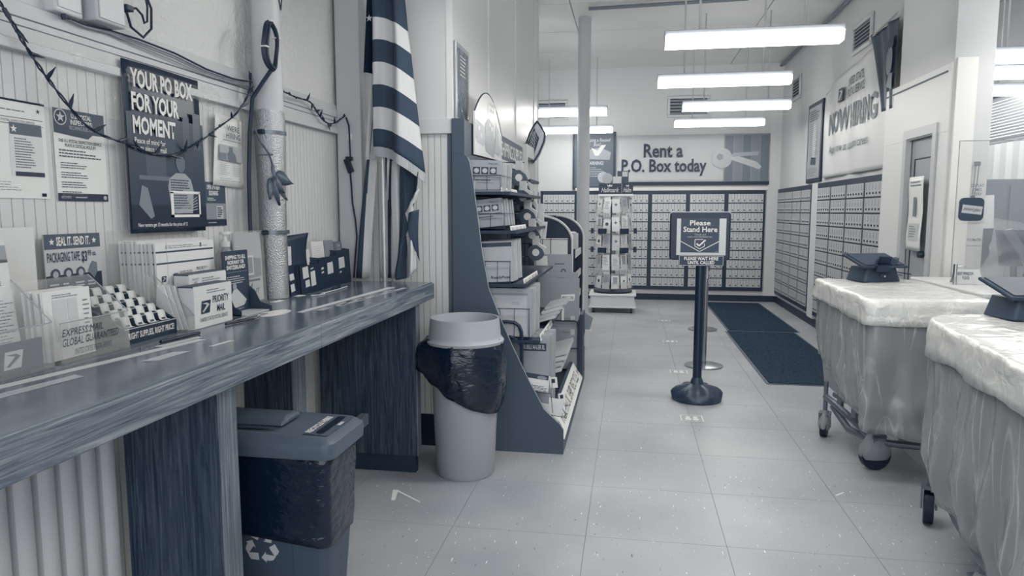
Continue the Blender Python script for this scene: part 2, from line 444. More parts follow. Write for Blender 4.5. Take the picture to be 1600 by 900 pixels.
# outer right side with windows
wo = struct(B().box(4.0, 4.12, -2.6, YF, 0, .9).box(4.0, 4.12, -2.6, YF, 2.75, ZC).box(4.0, 4.12, -2.6, 5.2, .9, 2.75).box(4.0, 4.12, 9.2, YF, .9, 2.75).build('wall_window', M(.74, .6)), 'outer wall with tall windows beyond the pillar')
struct(B().box(2.4, 4.0, 9.4, 9.5, 0, ZC).build('wall_back_office', M(.72, .6)), 'pale wall closing the office behind the pillar')
wn = struct(B().box(3.97, 4.03, 5.2, 5.28, .9, 2.75).box(3.97, 4.03, 7.26, 7.36, .9, 2.75).box(3.97, 4.03, 9.1, 9.2, .9, 2.75).box(3.97, 4.03, 5.2, 9.2, .9, .96).box(3.97, 4.03, 5.2, 9.2, 2.18, 2.23).box(3.97, 4.03, 5.2, 9.2, 2.69, 2.75).build('window_1', M(.42, .5)), 'tall dark framed window with raised slatted blind')
for k in range(2):
    a = (5.28, 7.36)[k]; b_ = (7.26, 9.1)[k]
    B().box(4.01, 4.014, a, b_, .96, 2.69).build('pane', clear('window_glass_%d' % k, .08, .9, .02), wn)
    for q in range(15):
        z = 2.66 - q * .032
        B().add([(3.93, a + .02, z), (3.955, a + .02, z - .02), (3.955, b_ - .02, z - .02), (3.93, b_ - .02, z)], [(0, 1, 2, 3)]).build('slat', M(.78, .5), wn)
for q in range(30):
    yy = 5.30 + q * .126
    if 7.2 < yy < 7.38: continue
    B().obox(Matrix.Translation((3.90, yy, 0)) @ Matrix.Rotation(.5, 4, 'Z'), -.003, .003, -.05, .05, .97, 2.17).build('upright_slat', M(.70 + .08 * (q % 2), .6), wn)
# round column
pc = struct(B().cyl((-.576, 8.7, 0), (-.576, 8.7, ZC), .076, n=28).build('column', M(.72, .6, .25), smooth=True), 'slim round white column in front of the card rack')

# fluorescent fixtures
DIFF = emit('lit_diffuser', (1.0, .985, .94), TUBE_POWER)
def fixture_mesh():
    t = thing('ceiling_light', 'x', 'light', (0, 0, 0), 0, 'hanging fluorescent fixtures')
    B().box(0, 1.22, -.07, .07, .046, .088).build('housing', M(.58, .5), t, bevel=.004)
    b = B(); b.prism([(-.085, .045), (-.062, -.02), (.062, -.02), (.085, .045)], 'x', .006, 1.214); b.build('diffuser', DIFF, t)
    for e in (0, 1.214):
        B().prism([(-.088, .047), (-.065, -.023), (.065, -.023), (.088, .047)], 'x', e, e + .006).build('end_cap', M(.86, .4), t)
    for e in (.25, .97):
        B().cyl((e, 0, .07), (e, 0, ZC - 2.65), .008, n=6).build('rod', M(.68, .4), t)
    return t
fx = fixture_mesh()
spots = [(.22, 5.40, 'hanging fluorescent light nearest the camera of the lit row over the aisle'),
         (.23, 7.05, 'second hanging fluorescent light of the aisle row from the front'),
         (.58, 8.74, 'third hanging fluorescent light, in front of the far wall vent'),
         (.58, 10.35, 'hanging fluorescent light farthest back, closest to the rental banner'),
         (-1.52, 8.94, 'hanging fluorescent light left of the column, upper of two'),
         (-1.50, 10.9, 'hanging fluorescent light left of the column, lower of two above the reused box poster'),
         (2.55, 5.0, 'fluorescent light at the top right corner of the picture'),
         (2.68, 6.35, 'uppermost lit fixture right of the pillar below the corner light'),
         (2.70, 7.1, 'middle lit fixture right of the pillar'),
         (2.72, 8.1, 'lowest long lit fixture right of the pillar, above the blind'),
         (.22, 3.6, 'fluorescent light overhead just out of frame in the aisle row'),
         (.22, 1.8, 'fluorescent light overhead above the photographer'),
         (-.80, 3.45, 'unseen fluorescent light added to brighten the corner by the writing counter'),  # added out of view to lift the dark corner by the flag
         (1.75, .6, 'unseen fill light added overhead to the right of the photographer'),  # unseen, added to light the left wall evenly and the cart tops
         (.3, -.2, 'fluorescent light overhead behind the photographer')]
for k, (x, y, lb) in enumerate(spots):
    if k == 0:
        fx['label'] = lb
        for o in [fx]: pass
        base = fx
    else:
        copy_tree(fx, Matrix.Translation((x, y, 2.65)), lb)
# move the first one into place together with its parts
Mx0 = Matrix.Translation((spots[0][0], spots[0][1], 2.65))
fx.matrix_basis = Mx0; MAT[fx.name] = Mx0
# ================================================================== writing counter
W_TOP = M(.40, .16, .5, 0, (14, .02), (2.2, .05, (4, .5, 1)), 'laminate_top')
W_Y = wood('wood_grain_long', (50, 1.8, 50), .28, .60)
W_Z = wood('wood_grain_upright', (60, 60, 2.4), .12, .36)
W_ZL = wood('wood_grain_lit', (90, 90, 1.5), .32, .60)  # lit copy of the upright grain
ct = thing('writing_counter', 'long wood laminate writing counter along the left wall', 'counter', (-1.45, 2.3, 0))
B().box(-1.745, -1.128, .4, 3.935, 1.010, 1.04).build('countertop', W_TOP, ct, bevel=.004)
B().box(-1.150, -1.12, .4, 2.42, .945, 1.034).build('apron', W_Y, ct, bevel=.004)
B().box(-1.150, -1.12, 2.422, 3.95, .945, 1.034).build('apron', W_Y, ct, bevel=.004)
B().box(-1.745, -1.151, 3.935, 3.95, .945, 1.034).build('apron', W_Y, ct)
def pedestal(x0, x1, y0, y1, plinth=True):
    p = B().box(x0, x1 - .006, y0, y1, .10 if plinth else 0, .945).build('support_panel', W_Z, ct)
    B().box(x1 - .006, x1, y0, y1, .10 if plinth else 0, .945).build('lit_face', W_ZL, p)  # aisle side made of lighter wood: its light is painted in
    if plinth: B().box(x0, x1 - .02, y0 + .012, y1, 0, .10).build('plinth', M(.16, .5), p)
pedestal(-1.50, -1.18, 1.845, 1.935, False)
pedestal(-1.735, -1.50, 2.93, 3.056, False)
pedestal(-1.70, -1.135, 3.64, 3.70)
# ribbed white board under the near end
sb = B().box(-1.56, -1.535, .4, 1.845, 0, .94).build('back_board', M(.20, .6), ct)
y = .42
while y < 1.80:
    B().prism([(-1.535, y), (-1.50, y + .006), (-1.492, y + .018), (-1.492, y + .05), (-1.50, y + .06), (-1.535, y + .064)], 'z', 0, .94).build('slat', M(.76, .45), ct, smooth=True)
    y += .0735
B().box(-1.46, -1.42, 3.30, 3.638, .27, .33).build('rail', M(.48, .5), ct)

# ------------------------------------------------------------------ pipe
pp = thing('service_pipe', 'upright pipe wrapped in foil rising beside the counter', 'pipe', (-1.655, 3.09, 0))
B().cyl((-1.655, 3.09, 1.80), (-1.655, 3.09, ZC), .066, n=28).build('painted_pipe', M(.74, .4), pp, smooth=True)
B().lathe([(.062, 1.042), (.062, 1.30), (.064, 1.6), (.070, 1.8), (.068, 1.90), (.066, 1.91)], (-1.655, 3.09, 0), 32).build('foil_wrap', M(.72, .28, .5, .85, (160, .6)), pp, smooth=True)
for z in (1.345, 1.80):
    c = B().cyl((-1.655, 3.09, z), (-1.655, 3.09, z + .016), .074, n=28).build('clamp', M(.45, .35, .5, .7), pp, smooth=True)
    B().cyl((-1.665, 3.005, z + .008), (-1.64, 3.005, z + .008), .011, n=10).build('screw', M(.25, .3, .5, .7), c)
ar = sheet('marking', .001, .001, DARK, frame((-1.588, 3.0, 2.36), (0, 1, 0), (0, 0, 1)), pp)
bpy.data.objects.remove(ar); KIDS[pp.name].pop()
B().tube([(-1.588, 3.075, 2.45), (-1.587, 3.105, 2.36)], .003).tube([(-1.588, 3.075, 2.45), (-1.588, 3.11, 2.455)], .003).tube([(-1.587, 3.105, 2.36), (-1.588, 3.125, 2.44)], .003).build('marker_stroke', DARK, pp)

# coil of black cable and the run down the wall
cc = thing('coiled_cable', 'black cable coiled and tied beside the pipe', 'cable', (-1.66, 2.98, 2.2))
for k, (ry, rz, dx) in enumerate(((.056, .105, 0), (.045, .098, .008), (.060, .102, -.006))):
    B().tube([(-1.578 + dx + .004 * math.sin(3 * a), 2.985 + ry * math.cos(a), 2.175 + rz * math.sin(a)) for a in [i * 2 * math.pi / 28 for i in range(29)]], .0065).build('loop', NAVY, cc, smooth=True)
B().tube([(-1.578, 2.985, 2.075), (-1.62, 2.98, 2.02), (-1.67, 2.975, 1.95), (-1.69, 2.975, 1.8), (-1.70, 2.97, 1.6), (-1.70, 2.965, 1.4), (-1.70, 2.97, 1.2), (-1.70, 2.975, 1.05)], .009).build('drop', NAVY, cc, smooth=True)
for (yy, zz) in ((2.985, 2.28), (3.04, 2.22), (2.928, 2.16)):
    B().box(-1.592, -1.564, yy - .012, yy + .012, zz - .003, zz + .003).build('tie', M(.85), cc)

# flat dark batten behind the cable + sprig of leaves
sp = thing('leaf_sprig', 'sprig of broad dark leaves hung on the cable by the pipe', 'plant', (-1.60, 2.99, 1.7))
B().tube([(-1.66, 2.965, 1.82), (-1.645, 2.98, 1.76), (-1.62, 3.01, 1.71), (-1.60, 3.0, 1.66), (-1.585, 2.985, 1.6)], .004).tube([(-1.65, 2.97, 1.70), (-1.60, 3.01, 1.705)], .003).build('stem', M(.34, .5), sp)
def leaf(base, tip, w, t):
    base, tip = Vector(base), Vector(tip); d = tip - base; s_ = d.cross(Vector((1, 0, .1))).normalized()
    b = B(); n = 6
    def fn(u, v):
        k = math.sin(math.pi * min(1, max(0, u)) ** .8) * w
        return base + d * u + s_ * (v - .5) * 2 * k + Vector((.012 * (1 - (2 * v - 1) ** 2), 0, 0))
    b.grid(fn, n, 2)
    b.build('leaf', M(t, .4), sp, smooth='all', solid=.001)
leaf((-1.59, 3.0, 1.62), (-1.56, 3.10, 1.575), .034, .34)
leaf((-1.60, 2.985, 1.60), (-1.57, 2.90, 1.50), .032, .30)
leaf((-1.59, 2.985, 1.61), (-1.565, 2.975, 1.475), .032, .27)
leaf((-1.585, 2.99, 1.61), (-1.56, 3.01, 1.53), .028, .34)
leaf((-1.59, 3.0, 1.60), (-1.57, 3.055, 1.50), .024, .42)
leaf((-1.60, 2.99, 1.66), (-1.58, 2.985, 1.57), .014, .36)

# ------------------------------------------------------------------ string lights
def string_lights(name, label, pts, nb, seed):
    r = random.Random(seed)
    t = thing(name, label, 'string lights', pts[0])
    P = [Vector(p) for p in pts]
    fine = []
    for i in range(len(P) - 1):
        for k in range(8):
            a, b_, c, d = P[max(i - 1, 0)], P[i], P[i + 1], P[min(i + 2, len(P) - 1)]
            u = k / 8
            fine.append(.5 * ((2 * b_) + (c - a) * u + (2 * a - 5 * b_ + 4 * c - d) * u * u + (3 * b_ - a - 3 * c + d) * u ** 3))
    fine.append(P[-1])
    for ph in (0, 3.14):
        B().tube([p + Vector((.003 * math.cos(i * 1.1 + ph), .003 * math.sin(i * 1.1 + ph), .002 * math.sin(i * 1.1 + ph))) for i, p in enumerate(fine)], .0028, 5).build('wire', NAVY, t, smooth=True)
    for k in range(nb):
        p = fine[int((k + .6) / nb * (len(fine) - 1))]
        d = Vector((r.uniform(0, .4), r.uniform(-1, 1), r.uniform(-1, 1))).normalized()
        B().cyl(p, p + d * .022, .0062, .0056, 6).cyl(p + d * .022, p + d * .046, .0048, .001, 6).build('bulb', NAVY, t, smooth=True)
    return t
string_lights('string_lights', 'dark string of small unlit bulbs sagging across the posters', [(-1.69, 1.66, 2.05), (-1.695, 1.735, 2.0), (-1.70, 1.80, 1.92), (-1.70, 1.885, 1.827), (-1.70, 2.026, 1.713), (-1.70, 2.198, 1.678), (-1.70, 2.34, 1.655), (-1.70, 2.476, 1.668), (-1.70, 2.62, 1.73), (-1.70, 2.74, 1.794), (-1.69, 2.87, 1.87), (-1.68, 2.96, 1.97), (-1.68, 2.985, 2.06)], 19, 3)
string_lights('string_lights', 'short string of unlit bulbs on the trim right of the pipe', [(-1.69, 3.24, 2.03), (-1.695, 3.33, 2.035), (-1.70, 3.45, 2.03), (-1.70, 3.62, 2.03), (-1.70, 3.70, 1.99), (-1.70, 3.78, 1.955), (-1.70, 3.86, 1.945), (-1.70, 3.94, 1.96), (-1.69, 3.99, 1.985), (-1.67, 4.015, 2.01)], 15, 9)
ex = thing('extension_plug', 'black extension cord with a hanging plug near the flag', 'cord', (-1.645, 4.02, 1.72))
B().tube([(-1.665, 4.018, 2.0), (-1.648, 4.018, 1.95), (-1.646, 4.018, 1.85), (-1.644, 4.018, 1.76)], .005).tube([(-1.648, 4.018, 1.68), (-1.642, 4.018, 1.6), (-1.638, 4.018, 1.5), (-1.622, 4.018, 1.4), (-1.615, 4.018, 1.3), (-1.63, 4.018, 1.15), (-1.64, 4.018, 1.05)], .0055).build('cord', NAVY, ex, smooth=True)
B().obox(Matrix.Translation((-1.655, 4.012, 1.725)) @ Matrix.Rotation(-.35, 4, 'Y'), -.018, .018, -.012, .012, -.05, .035).build('plug', BLACK, ex, bevel=.005)
B().box(-1.672, -1.628, 4.005, 4.022, 1.748, 1.772).build('tap', BLACK, ex, bevel=.004)
B().box(-1.662, -1.632, 4.022, 4.026, 1.87, 1.905).build('tape', M(.86), ex)

# electrical boxes and wall cables
eb = thing('junction_box', 'square white electrical box high on the stucco wall', 'electrical box', (-1.72, 1.98, 2.1))
B().box(XL, -1.70, 1.92, 2.03, 2.045, 2.16).build('body', M(.78, .4), eb, bevel=.006)
B().box(-1.70, -1.697, 1.93, 2.02, 2.06, 2.15).build('cover', M(.80, .4), eb, bevel=.001)
B().cyl((-1.71, 1.96, 2.05), (-1.71, 1.965, 2.03), .008).build('cable_gland', DARK, eb)
eb2 = thing('junction_box', 'larger white electrical box with a plugged in cable', 'electrical box', (-1.70, 2.12, 2.1))
B().box(XL, -1.668, 2.05, 2.18, 2.05, 2.24).build('body', M(.72, .4), eb2, bevel=.006)
B().box(-1.668, -1.664, 2.06, 2.17, 2.06, 2.23).build('cover', M(.78, .4), eb2, bevel=.001)
B().box(-1.70, -1.66, 2.18, 2.215, 2.115, 2.135).build('plug', DARK, eb2, bevel=.004)
B().tube([(-1.68, 2.21, 2.125), (-1.68, 2.25, 2.14), (-1.68, 2.28, 2.125), (-1.68, 2.29, 2.10), (-1.68, 2.305, 2.11), (-1.68, 2.31, 2.16), (-1.68, 2.30, 2.20)], .004).tube([(-1.68, 2.20, 2.12), (-1.68, 2.22, 2.07), (-1.68, 2.28, 2.05), (-1.68, 2.325, 2.09), (-1.68, 2.33, 2.16), (-1.68, 2.29, 2.22)], .0045).build('cable', NAVY, eb2, smooth=True)
wc2 = thing('wall_cables', 'bundle of thin cables running along the top of the trim', 'cables', (-1.72, 2.6, 2.04))
for k in range(4):
    B().tube([(-1.715, 1.96, 2.04), (-1.712, 2.05, 2.035 - .002 * k), (-1.715, 2.16, 2.046 - .003 * k), (-1.715, 2.3, 2.05 - .008 * k), (-1.714, 2.5, 2.045 - .010 * k), (-1.714, 2.7, 2.025 - .008 * k), (-1.714, 2.9, 2.022 - .006 * k), (-1.70, 3.03, 2.03 - .005 * k)], .0025 if k else .004).build('cable', M((.12, .5, .55, .6)[k], .5), wc2, smooth=True)

# ------------------------------------------------------------------ posters on the left wall
XW = XL + .006
def wall_sheet(name, y0, y1, z0, z1, mat, label, cat='poster', tilt=0, curl=None, x=XW):
    Mx = frame((x, y0, z0), L_R, L_U) @ Matrix.Rotation(tilt, 4, 'Z')
    o = sheet(name, y1 - y0, z1 - z0, mat, Mx, None, .0015, curl, (10, 10))
    tag(o, label, cat); return o
# 1 notice
o = wall_sheet('notice', 1.56, 1.90, 1.487, 1.768, PAPER, 'white printed notice taped at the far left of the wall', 'notice')
w, h = .34, .281
patch(o, 'header_bar', rect(0, h - .006, w, h), INK)
lines(o, .03, h - .035, w - .06, h - .018, 2, MID, .3, seed=1); patch(o, 'rule', rect(.02, h - .052, w - .01, h - .0505), INK); patch(o, 'rule', rect(.02, h - .070, w - .01, h - .0685), INK)
text(o, 'U.S. POSTAL INSPECTION SERVICE', .17, h - .064, .30, h - .057, MID)
patch(o, 'emblem', star(.315, h - .025, .008), DARK)
b = patch(o, 'inset', rect(.21, .062, .325, .218), M(.84, .6)); patch(b, 'inset_header', rect(.212, .182, .323, .216), MID, .001)
patch(b, 'inset_footer', rect(.222, .064, .325, .077), DARK, .001); patch(b, 'emblem', star(.226, .198, .012), PAPER, .0013)
lines(b, .225, .086, .295, .175, 12, MID, .4, .0012, 3)
b = patch(o, 'inset', rect(.06, .10, .175, .225), M(.84, .6)); patch(b, 'inset_header', rect(.062, .205, .175, .222), MID, .001); lines(b, .075, .13, .165, .2, 8, MID, .4, .0012, 4)
patch(o, 'badge', rect(.31, .006, .327, .016), INK)
lines(o, .05, .02, .24, .05, 4, GREY, .2, seed=6)
# 2 inspectors
o = wall_sheet('notice', 1.930, 2.142, 1.482, 1.766, PAPER, 'white notice with a dark header and star emblem about postal inspectors', 'notice')
w, h = .212, .284
patch(o, 'header_band', [(0, h - .075), (w * .65, h - .085), (w * .75, h - .07), (w, h - .07), (w, h), (0, h)], M(.30, .5))
e = patch(o, 'emblem_ring', disc(.028, h - .026, .025), PALE, .0012); patch(e, 'emblem_disc', disc(.028, h - .026, .021), NAVY, .0015); patch(e, 'emblem_star', star(.028, h - .026, .018), PALE, .0018)
text(o, 'U.S. POSTAL\nINSPECTORS:', .068, h - .045, .160, h - .010, PAPER, .02); text(o, 'SECURING ELECTIONS', .062, h - .060, .175, h - .049, PALE)
text(o, 'THE U.S. POSTAL INSPECTION SERVICE\nPLAYS A CRITICAL ROLE BY:', .015, h - .116, .195, h - .092, DARK, .01)
lines(o, .015, h - .150, .190, h - .122, 3, MID, .45, seed=7)
for k in range(4): lines(o, .018, .118 - .030 * k - .018, .135, .118 - .030 * k + .004, 3, MID, .4, seed=8 + k)
patch(o, 'footer_band', rect(0, 0, w, .024), NAVY)
text(o, 'INSPECTION SERVICE', .012, .007, .052, .016, PALE); lines(o, .07, .008, .15, .015, 1, PALE, .5, .0013, 4); patch(o, 'footer_badge', disc(.198, .012, .007), PALE, .0013)
# 3 big poster
o = wall_sheet('poster', 2.205, 2.645, 1.372, 1.968, M(.13, .28, .5), 'large dark glossy poster about a box for your moment', 'poster', 0, lambda u, v: .008 + .006 * math.sin(u * 5) * (v - .2), XL + .027)
w, h = .44, .596
for nm, pts, tn in (('backdrop', rect(.0, .015, w, .42), .22), ('shelf', rect(.09, .2, .20, .32), .32), ('window', rect(.31, .33, .35, .44), .30), ('window', rect(.375, .32, .42, .46), .34), ('table', rect(.05, .19, .22, .205), .42), ('floor', rect(.0, .015, w, .10), .10)):
    patch(o, nm, pts, M(tn, .35), .0155 + (.0004 if nm != 'backdrop' else 0) + (.0002 if nm == 'table' else 0))
for s_, y1, x1 in (('YOUR PO BOX', .575, .38), ('FOR YOUR', .495, .29), ('MOMENT', .415, .265)):
    text(o, s_, .03, y1 - .068, x1, y1 - .004, PAPER, .035, .0172)
text(o, 'Peace of mind for\nevery piece of mail', .03, .285, .205, .335, PAPER, .01, .0172)
text(o, 'New renters get 13 months for the price of 12', .03, .018, .31, .036, PAPER, .01, .0172)
fg = patch(o, 'figure_shirt', [(.22, .07), (.205, .17), (.215, .20), (.255, .222), (.31, .222), (.345, .20), (.36, .16), (.35, .07)], M(.62, .4), .0165)
patch(fg, 'figure_face', disc(.285, .262, .028, 18, .038), M(.40, .4), .0168); patch(fg, 'figure_hair', [(.257, .272), (.26, .298), (.285, .308), (.31, .298), (.313, .272), (.30, .285), (.27, .285)], M(.12, .4), .0170)
lines(fg, .22, .085, .345, .2, 12, M(.2), .45, .0169, 22, 'shirt_pattern')
patch(fg, 'figure_leg', [(.04, .10), (.10, .05), (.12, .06), (.09, .16), (.06, .17)], M(.50, .4), .0166)
b = B()
for a_, b_, c, d in ((.215, .055, .40, .065), (.215, .145, .40, .155), (.215, .055, .232, .15), (.39, .055, .40, .15)): b.add([(a_, b_, .0174), (c, b_, .0174), (c, d, .0174), (a_, d, .0174)], [(0, 1, 2, 3)])
b.build('mail_frame', PAPER, o, MAT[o.name])
b = B()
for k in range(5): b.add([(.235, .066, .0175), (.38, .085 + .012 * k, .0175), (.38, .088 + .012 * k, .0175)], [(0, 1, 2)])
b.build('mail_sheaf', PALE, o, MAT[o.name])
# clear tape holding the poster, crinkled
def crinkle(name, label, y0, y1, z0, z1, seed, amp=.011, x=XL + .03):
    b = B(); r = random.Random(seed); ox = r.uniform(0, 50)
    b.grid(lambda u, v: (x + amp * noise.noise((ox + u * 8, v * 8, seed)) + amp * .6 * noise.noise((u * 21, ox + v * 21, seed)), y0 + u * (y1 - y0), z0 + v * (z1 - z0) + .008 * noise.noise((u * 5, ox, v))), 40, 30)
    tag(b.build(name, clear(name + '_film', .12, .97, .06), smooth='all'), label, 'plastic')
crinkle('clear_film', 'crinkled clear plastic film over the trim left of the large poster', 1.86, 2.19, 1.76, 1.99, 5)
crinkle('clear_film', 'crinkled clear tape across the top of the large dark poster', 2.21, 2.66, 1.89, 1.945, 6, x=XL + .052)
crinkle('clear_film', 'clear tape remnant on the trim between poster and pipe', 2.67, 2.80, 1.86, 1.96, 8)
# 4 hiring flyer
o = wall_sheet('flyer', 2.745, 2.985, 1.560, 1.858, PAPER, 'white flyer with a photo strip curling off the wall by the pipe', 'flyer', -.03, lambda u, v: .008 + .02 * (1 - u) * v)
text(o, "WE'RE\nHIRING", .075, .205, .185, .262, MID, .01, .030); lines(o, .05, .19, .22, .2, 1, MID, .3, .028)
p = patch(o, 'photo', rect(.03, .11, .215, .175), M(.66, .4), .0245); patch(p, 'photo_figure', [(.09, .111), (.085, .14), (.10, .15), (.10, .17), (.13, .17), (.13, .15), (.15, .14), (.16, .111)], M(.44, .5), .0250); patch(p, 'photo_crowd', rect(.032, .112, .08, .14), M(.48, .5), .0251)
lines(o, .03, .045, .11, .10, 7, GREY, .25, .024, 12); lines(o, .13, .045, .20, .095, 6, GREY, .25, .024, 13); lines(o, .03, .02, .20, .035, 2, GREY, .3, .023, 14)
# 5 small dark flyer
o = wall_sheet('flyer', 2.700, 2.848, 1.388, 1.572, M(.34, .35), 'small dark flyer about a new beginning under the hiring flyer', 'flyer')
text(o, 'OPEN UP A NEW\nBEGINNING', .01, .128, .105, .172, PAPER, .03); lines(o, .012, .105, .085, .12, 2, PAPER, .4, seed=3)
patch(o, 'printed_table', rect(0, .028, .148, .095), M(.56, .4), .0008); patch(o, 'printed_plant', rect(.075, .03, .125, .085), PALE, .001); lines(o, .08, .035, .12, .08, 5, INK, .5, .0013, 5, 'printed_leaves')
patch(o, 'footer_band', rect(0, 0, .148, .026), NAVY, .001); lines(o, .01, .01, .11, .018, 1, PALE, .5, .0014, 4)

# ================================================================== things on the counter
ZT = 1.04
def card_frame(x, y, z, lean=0):
    """upright card facing +x, leaning back by lean"""
    return frame((x, y, z), (0, 1, 0), (-math.sin(lean), 0, math.cos(lean)))
def eagle(parent, x, y, s, mat, ground, off=.0014):
    """square mark with a swooping head"""
    p = patch(parent, 'mark', [(x, y), (x + s * .92, y), (x + s * 1.08, y + s * .8), (x + s * .12, y + s * .8)], mat, off)
    patch(p, 'mark_swoosh', [(x + s * .12, y + s * .12), (x + s * .30, y + s * .10), (x + s * .92, y + s * .52), (x + s * .70, y + s * .66), (x + s * .15, y + s * .66), (x + s * .62, y + s * .54), (x + s * .55, y + s * .46)], ground, off + .0003)
def holder(name, label, y0, y1, xb, xf, hb, hf, mat=None):
    t = thing(name, label, 'holder', (xf, (y0 + y1) / 2, ZT))
    mat = mat or ACRYL
    a = .003
    B().obox(card_frame(xb, y0, ZT, 0), 0, y1 - y0, 0, hb, -a, 0).build('back_sheet', mat, t)
    B().box(xb, xf, y0, y1, ZT, ZT + a).build('floor_sheet', mat, t)
    B().box(xf - a, xf, y0, y1, ZT, ZT + hf).build('front_sheet', mat, t)
    for yy in (y0, y1 - a):
        B().prism([(xb, ZT), (xf, ZT), (xf, ZT + hf), (xb, ZT + hb)], 'y', yy, yy + a).build('side_sheet', mat, t)
    B().tube([(xf, y0, ZT + hf), (xf, y1, ZT + hf)], .0018, 5).tube([(xb, y1, ZT + hb), (xf, y1, ZT + hf)], .0018, 5).build('polished_edge', M(.62, .2), t)
    return t
# holder A: stacked mailing envelopes at the far left
holder('form_holder', 'clear acrylic holder at the near end of the counter full of large mailing forms', 1.30, 1.60, -1.72, -1.49, .34, .12)
for k in range(6):
    Mx = card_frame(-1.69 + .022 * k, 1.30 + .006 + .003 * (k % 2), ZT + .008, .16 - .01 * k)
    o = sheet('mailing_form', .29, .37 - .008 * k, M(.84 if k % 2 else .88, .6), Mx, None, .012)
    tag(o, '%s large pale mailing form from the wall in the near acrylic holder' % ORD[k], 'form', 'forms in the near acrylic holder')
    if k == 5:
        o['label'] = 'front mailing form in the near acrylic holder, with printed lines'
        del o['group']
        patch(o, 'grey_band', rect(0, .27, .29, .315), M(.58, .5)); patch(o, 'dark_band', rect(0, .27, .29, .278), M(.48, .5))
        text(o, 'FOR DOMESTIC AND INTERNATIONAL USE\nPLACE MAILING LABEL HERE', .05, .195, .26, .222, MID)
        lines(o, .15, .06, .285, .185, 15, M(.45), .22, seed=31)
        patch(o, 'lower_band', rect(0, .0, .29, .05), MID)
mk = tag(B().box(-1.51, -1.505, 1.34, 1.58, ZT + .006, ZT + .085).build('priority_card', M(.24, .5)), 'dark card with a white bird mark low in the near acrylic holder', 'card')
mk2 = sheet('face', .24, .079, M(.24, .5), card_frame(-1.5045, 1.34, ZT + .006), mk, .0005); eagle(mk2, .12, .015, .055, PALE, M(.24, .5))
for k in range(3):
    o = tag(sheet('mailing_form', .26, .30, M(.86, .6), frame((-1.735 + .004 * k, 1.62 - .12 + .03 * k, 1.372 + .012 * k), (0, 1, 0), (1, 0, .1)) if 0 else card_frame(-1.715, 1.50 + .02 * k, ZT + .04 + .012 * k, .0), None, .004), '%s pale form standing behind the near acrylic holder' % ('shortest', 'middle', 'tallest')[k], 'form', 'forms behind the near acrylic holder')
    o.location.x -= .005 * (2 - k); MAT[o.name] = o.matrix_basis.copy()
# holder B: express forms
hB = holder('form_holder', 'clear acrylic holder lettered for guaranteed express mail', 1.625, 1.885, -1.62, -1.49, .22, .112)
fB = sheet('lettering_film', .255, .105, clear('lettering_film', .04, .9), card_frame(-1.4885, 1.627, ZT + .003), hB, .0004)
text(fB, 'EXPRESS MAIL', .0, .072, .15, .092, M(.16), .0, shear=.25); text(fB, 'GLOBAL GUARANTEED', .0, .045, .21, .066, M(.2), 0, shear=.25); text(fB, 'UNITED STATES POSTAL SERVICE', .04, .018, .18, .034, M(.36), 0, shear=.25)
for k in range(5):
    o = sheet('shipping_label', .165, .19, M(.88, .6), card_frame(-1.575 + .013 * k, 1.615 + .004 * (k % 3), ZT + .006, .05), None, .008)
    tag(o, '%s white shipping form from the back in the express mail holder' % ORD[k], 'form', 'forms in the express holder')
    if k == 4:
        del o['group']; o['label'] = 'front shipping form in the express mail holder, ruled into columns'
        for x0, x1 in ((.03, .075), (.08, .115)): patch(o, 'ruled_box', rect(x0, .05, x1, .165), M(.78, .6))
        lines(o, .03, .168, .14, .18, 2, GREY, .4, seed=3); lines(o, .135, .03, .158, .16, 10, GREY, .3, seed=5)

# ------------------------------------------------------------------ tape display
td = thing('tape_display', 'dark counter display with a header offering packaging tape', 'display', (-1.62, 2.0, ZT))
for yy in (1.895, 2.135): B().prism([(-1.715, ZT), (-1.52, ZT), (-1.52, ZT + .05), (-1.715, ZT + .16)], 'y', yy, yy + .01).build('side_wall', NAVY, td)
B().prism([(-1.715, ZT), (-1.53, ZT), (-1.53, ZT + .03), (-1.715, ZT + .14)], 'y', 1.905, 2.135).build('tray', M(.22, .5), td)
fr = sheet('front_lip', .25, .05, M(.13, .4), card_frame(-1.515, 1.895, ZT), td, .005)
text(fr, 'RIGHT SUPPLIES, RIGHT PRICE!', .015, .012, .235, .036, PAPER, .02)
patch(fr, 'edge_line', rect(0, .047, .25, .05), PALE)
hd = sheet('header', .225, .21, PALE, card_frame(-1.718, 1.835, ZT + .13), td, .004)
patch(hd, 'top_band', rect(0, .165, .225, .21), M(.34, .45)); patch(hd, 'lower_band', rect(0, 0, .225, .085), M(.15, .45))
text(hd, 'SEAL IT. SEND IT.', .045, .174, .180, .202, PAPER, .03, .0016)
for xx in (.028, .198): patch(hd, 'printed_star', star(xx, .187, .011), PAPER, .0016)
text(hd, 'PACKAGING TAPE', .008, .125, .135, .155, DARK, .01, .0016); text(hd, '$3', .142, .115, .165, .155, DARK, .02, .0016); text(hd, '99 ea.', .168, .137, .205, .156, DARK, .01, .0016)
for k, xx in enumerate((.035, .085, .135)):
    q = patch(hd, 'badge', disc(xx, .088, .018), M(.30, .4), .0018); patch(q, 'badge_glyph', disc(xx, .088, .011, 8), M(.68, .4), .0021)
q = patch(hd, 'printed_roll', [(.165, .09), (.185, .12), (.205, .115), (.205, .085), (.19, .065)], M(.45, .4), .0018)
for k, xx in enumerate((.03, .08, .13, .18)): lines(hd, xx - .018, .042, xx + .022, .062, 2, PALE, .5, .0016, k)
text(hd, 'ReadyPost', .06, .014, .15, .03, M(.6), 0, .0016)
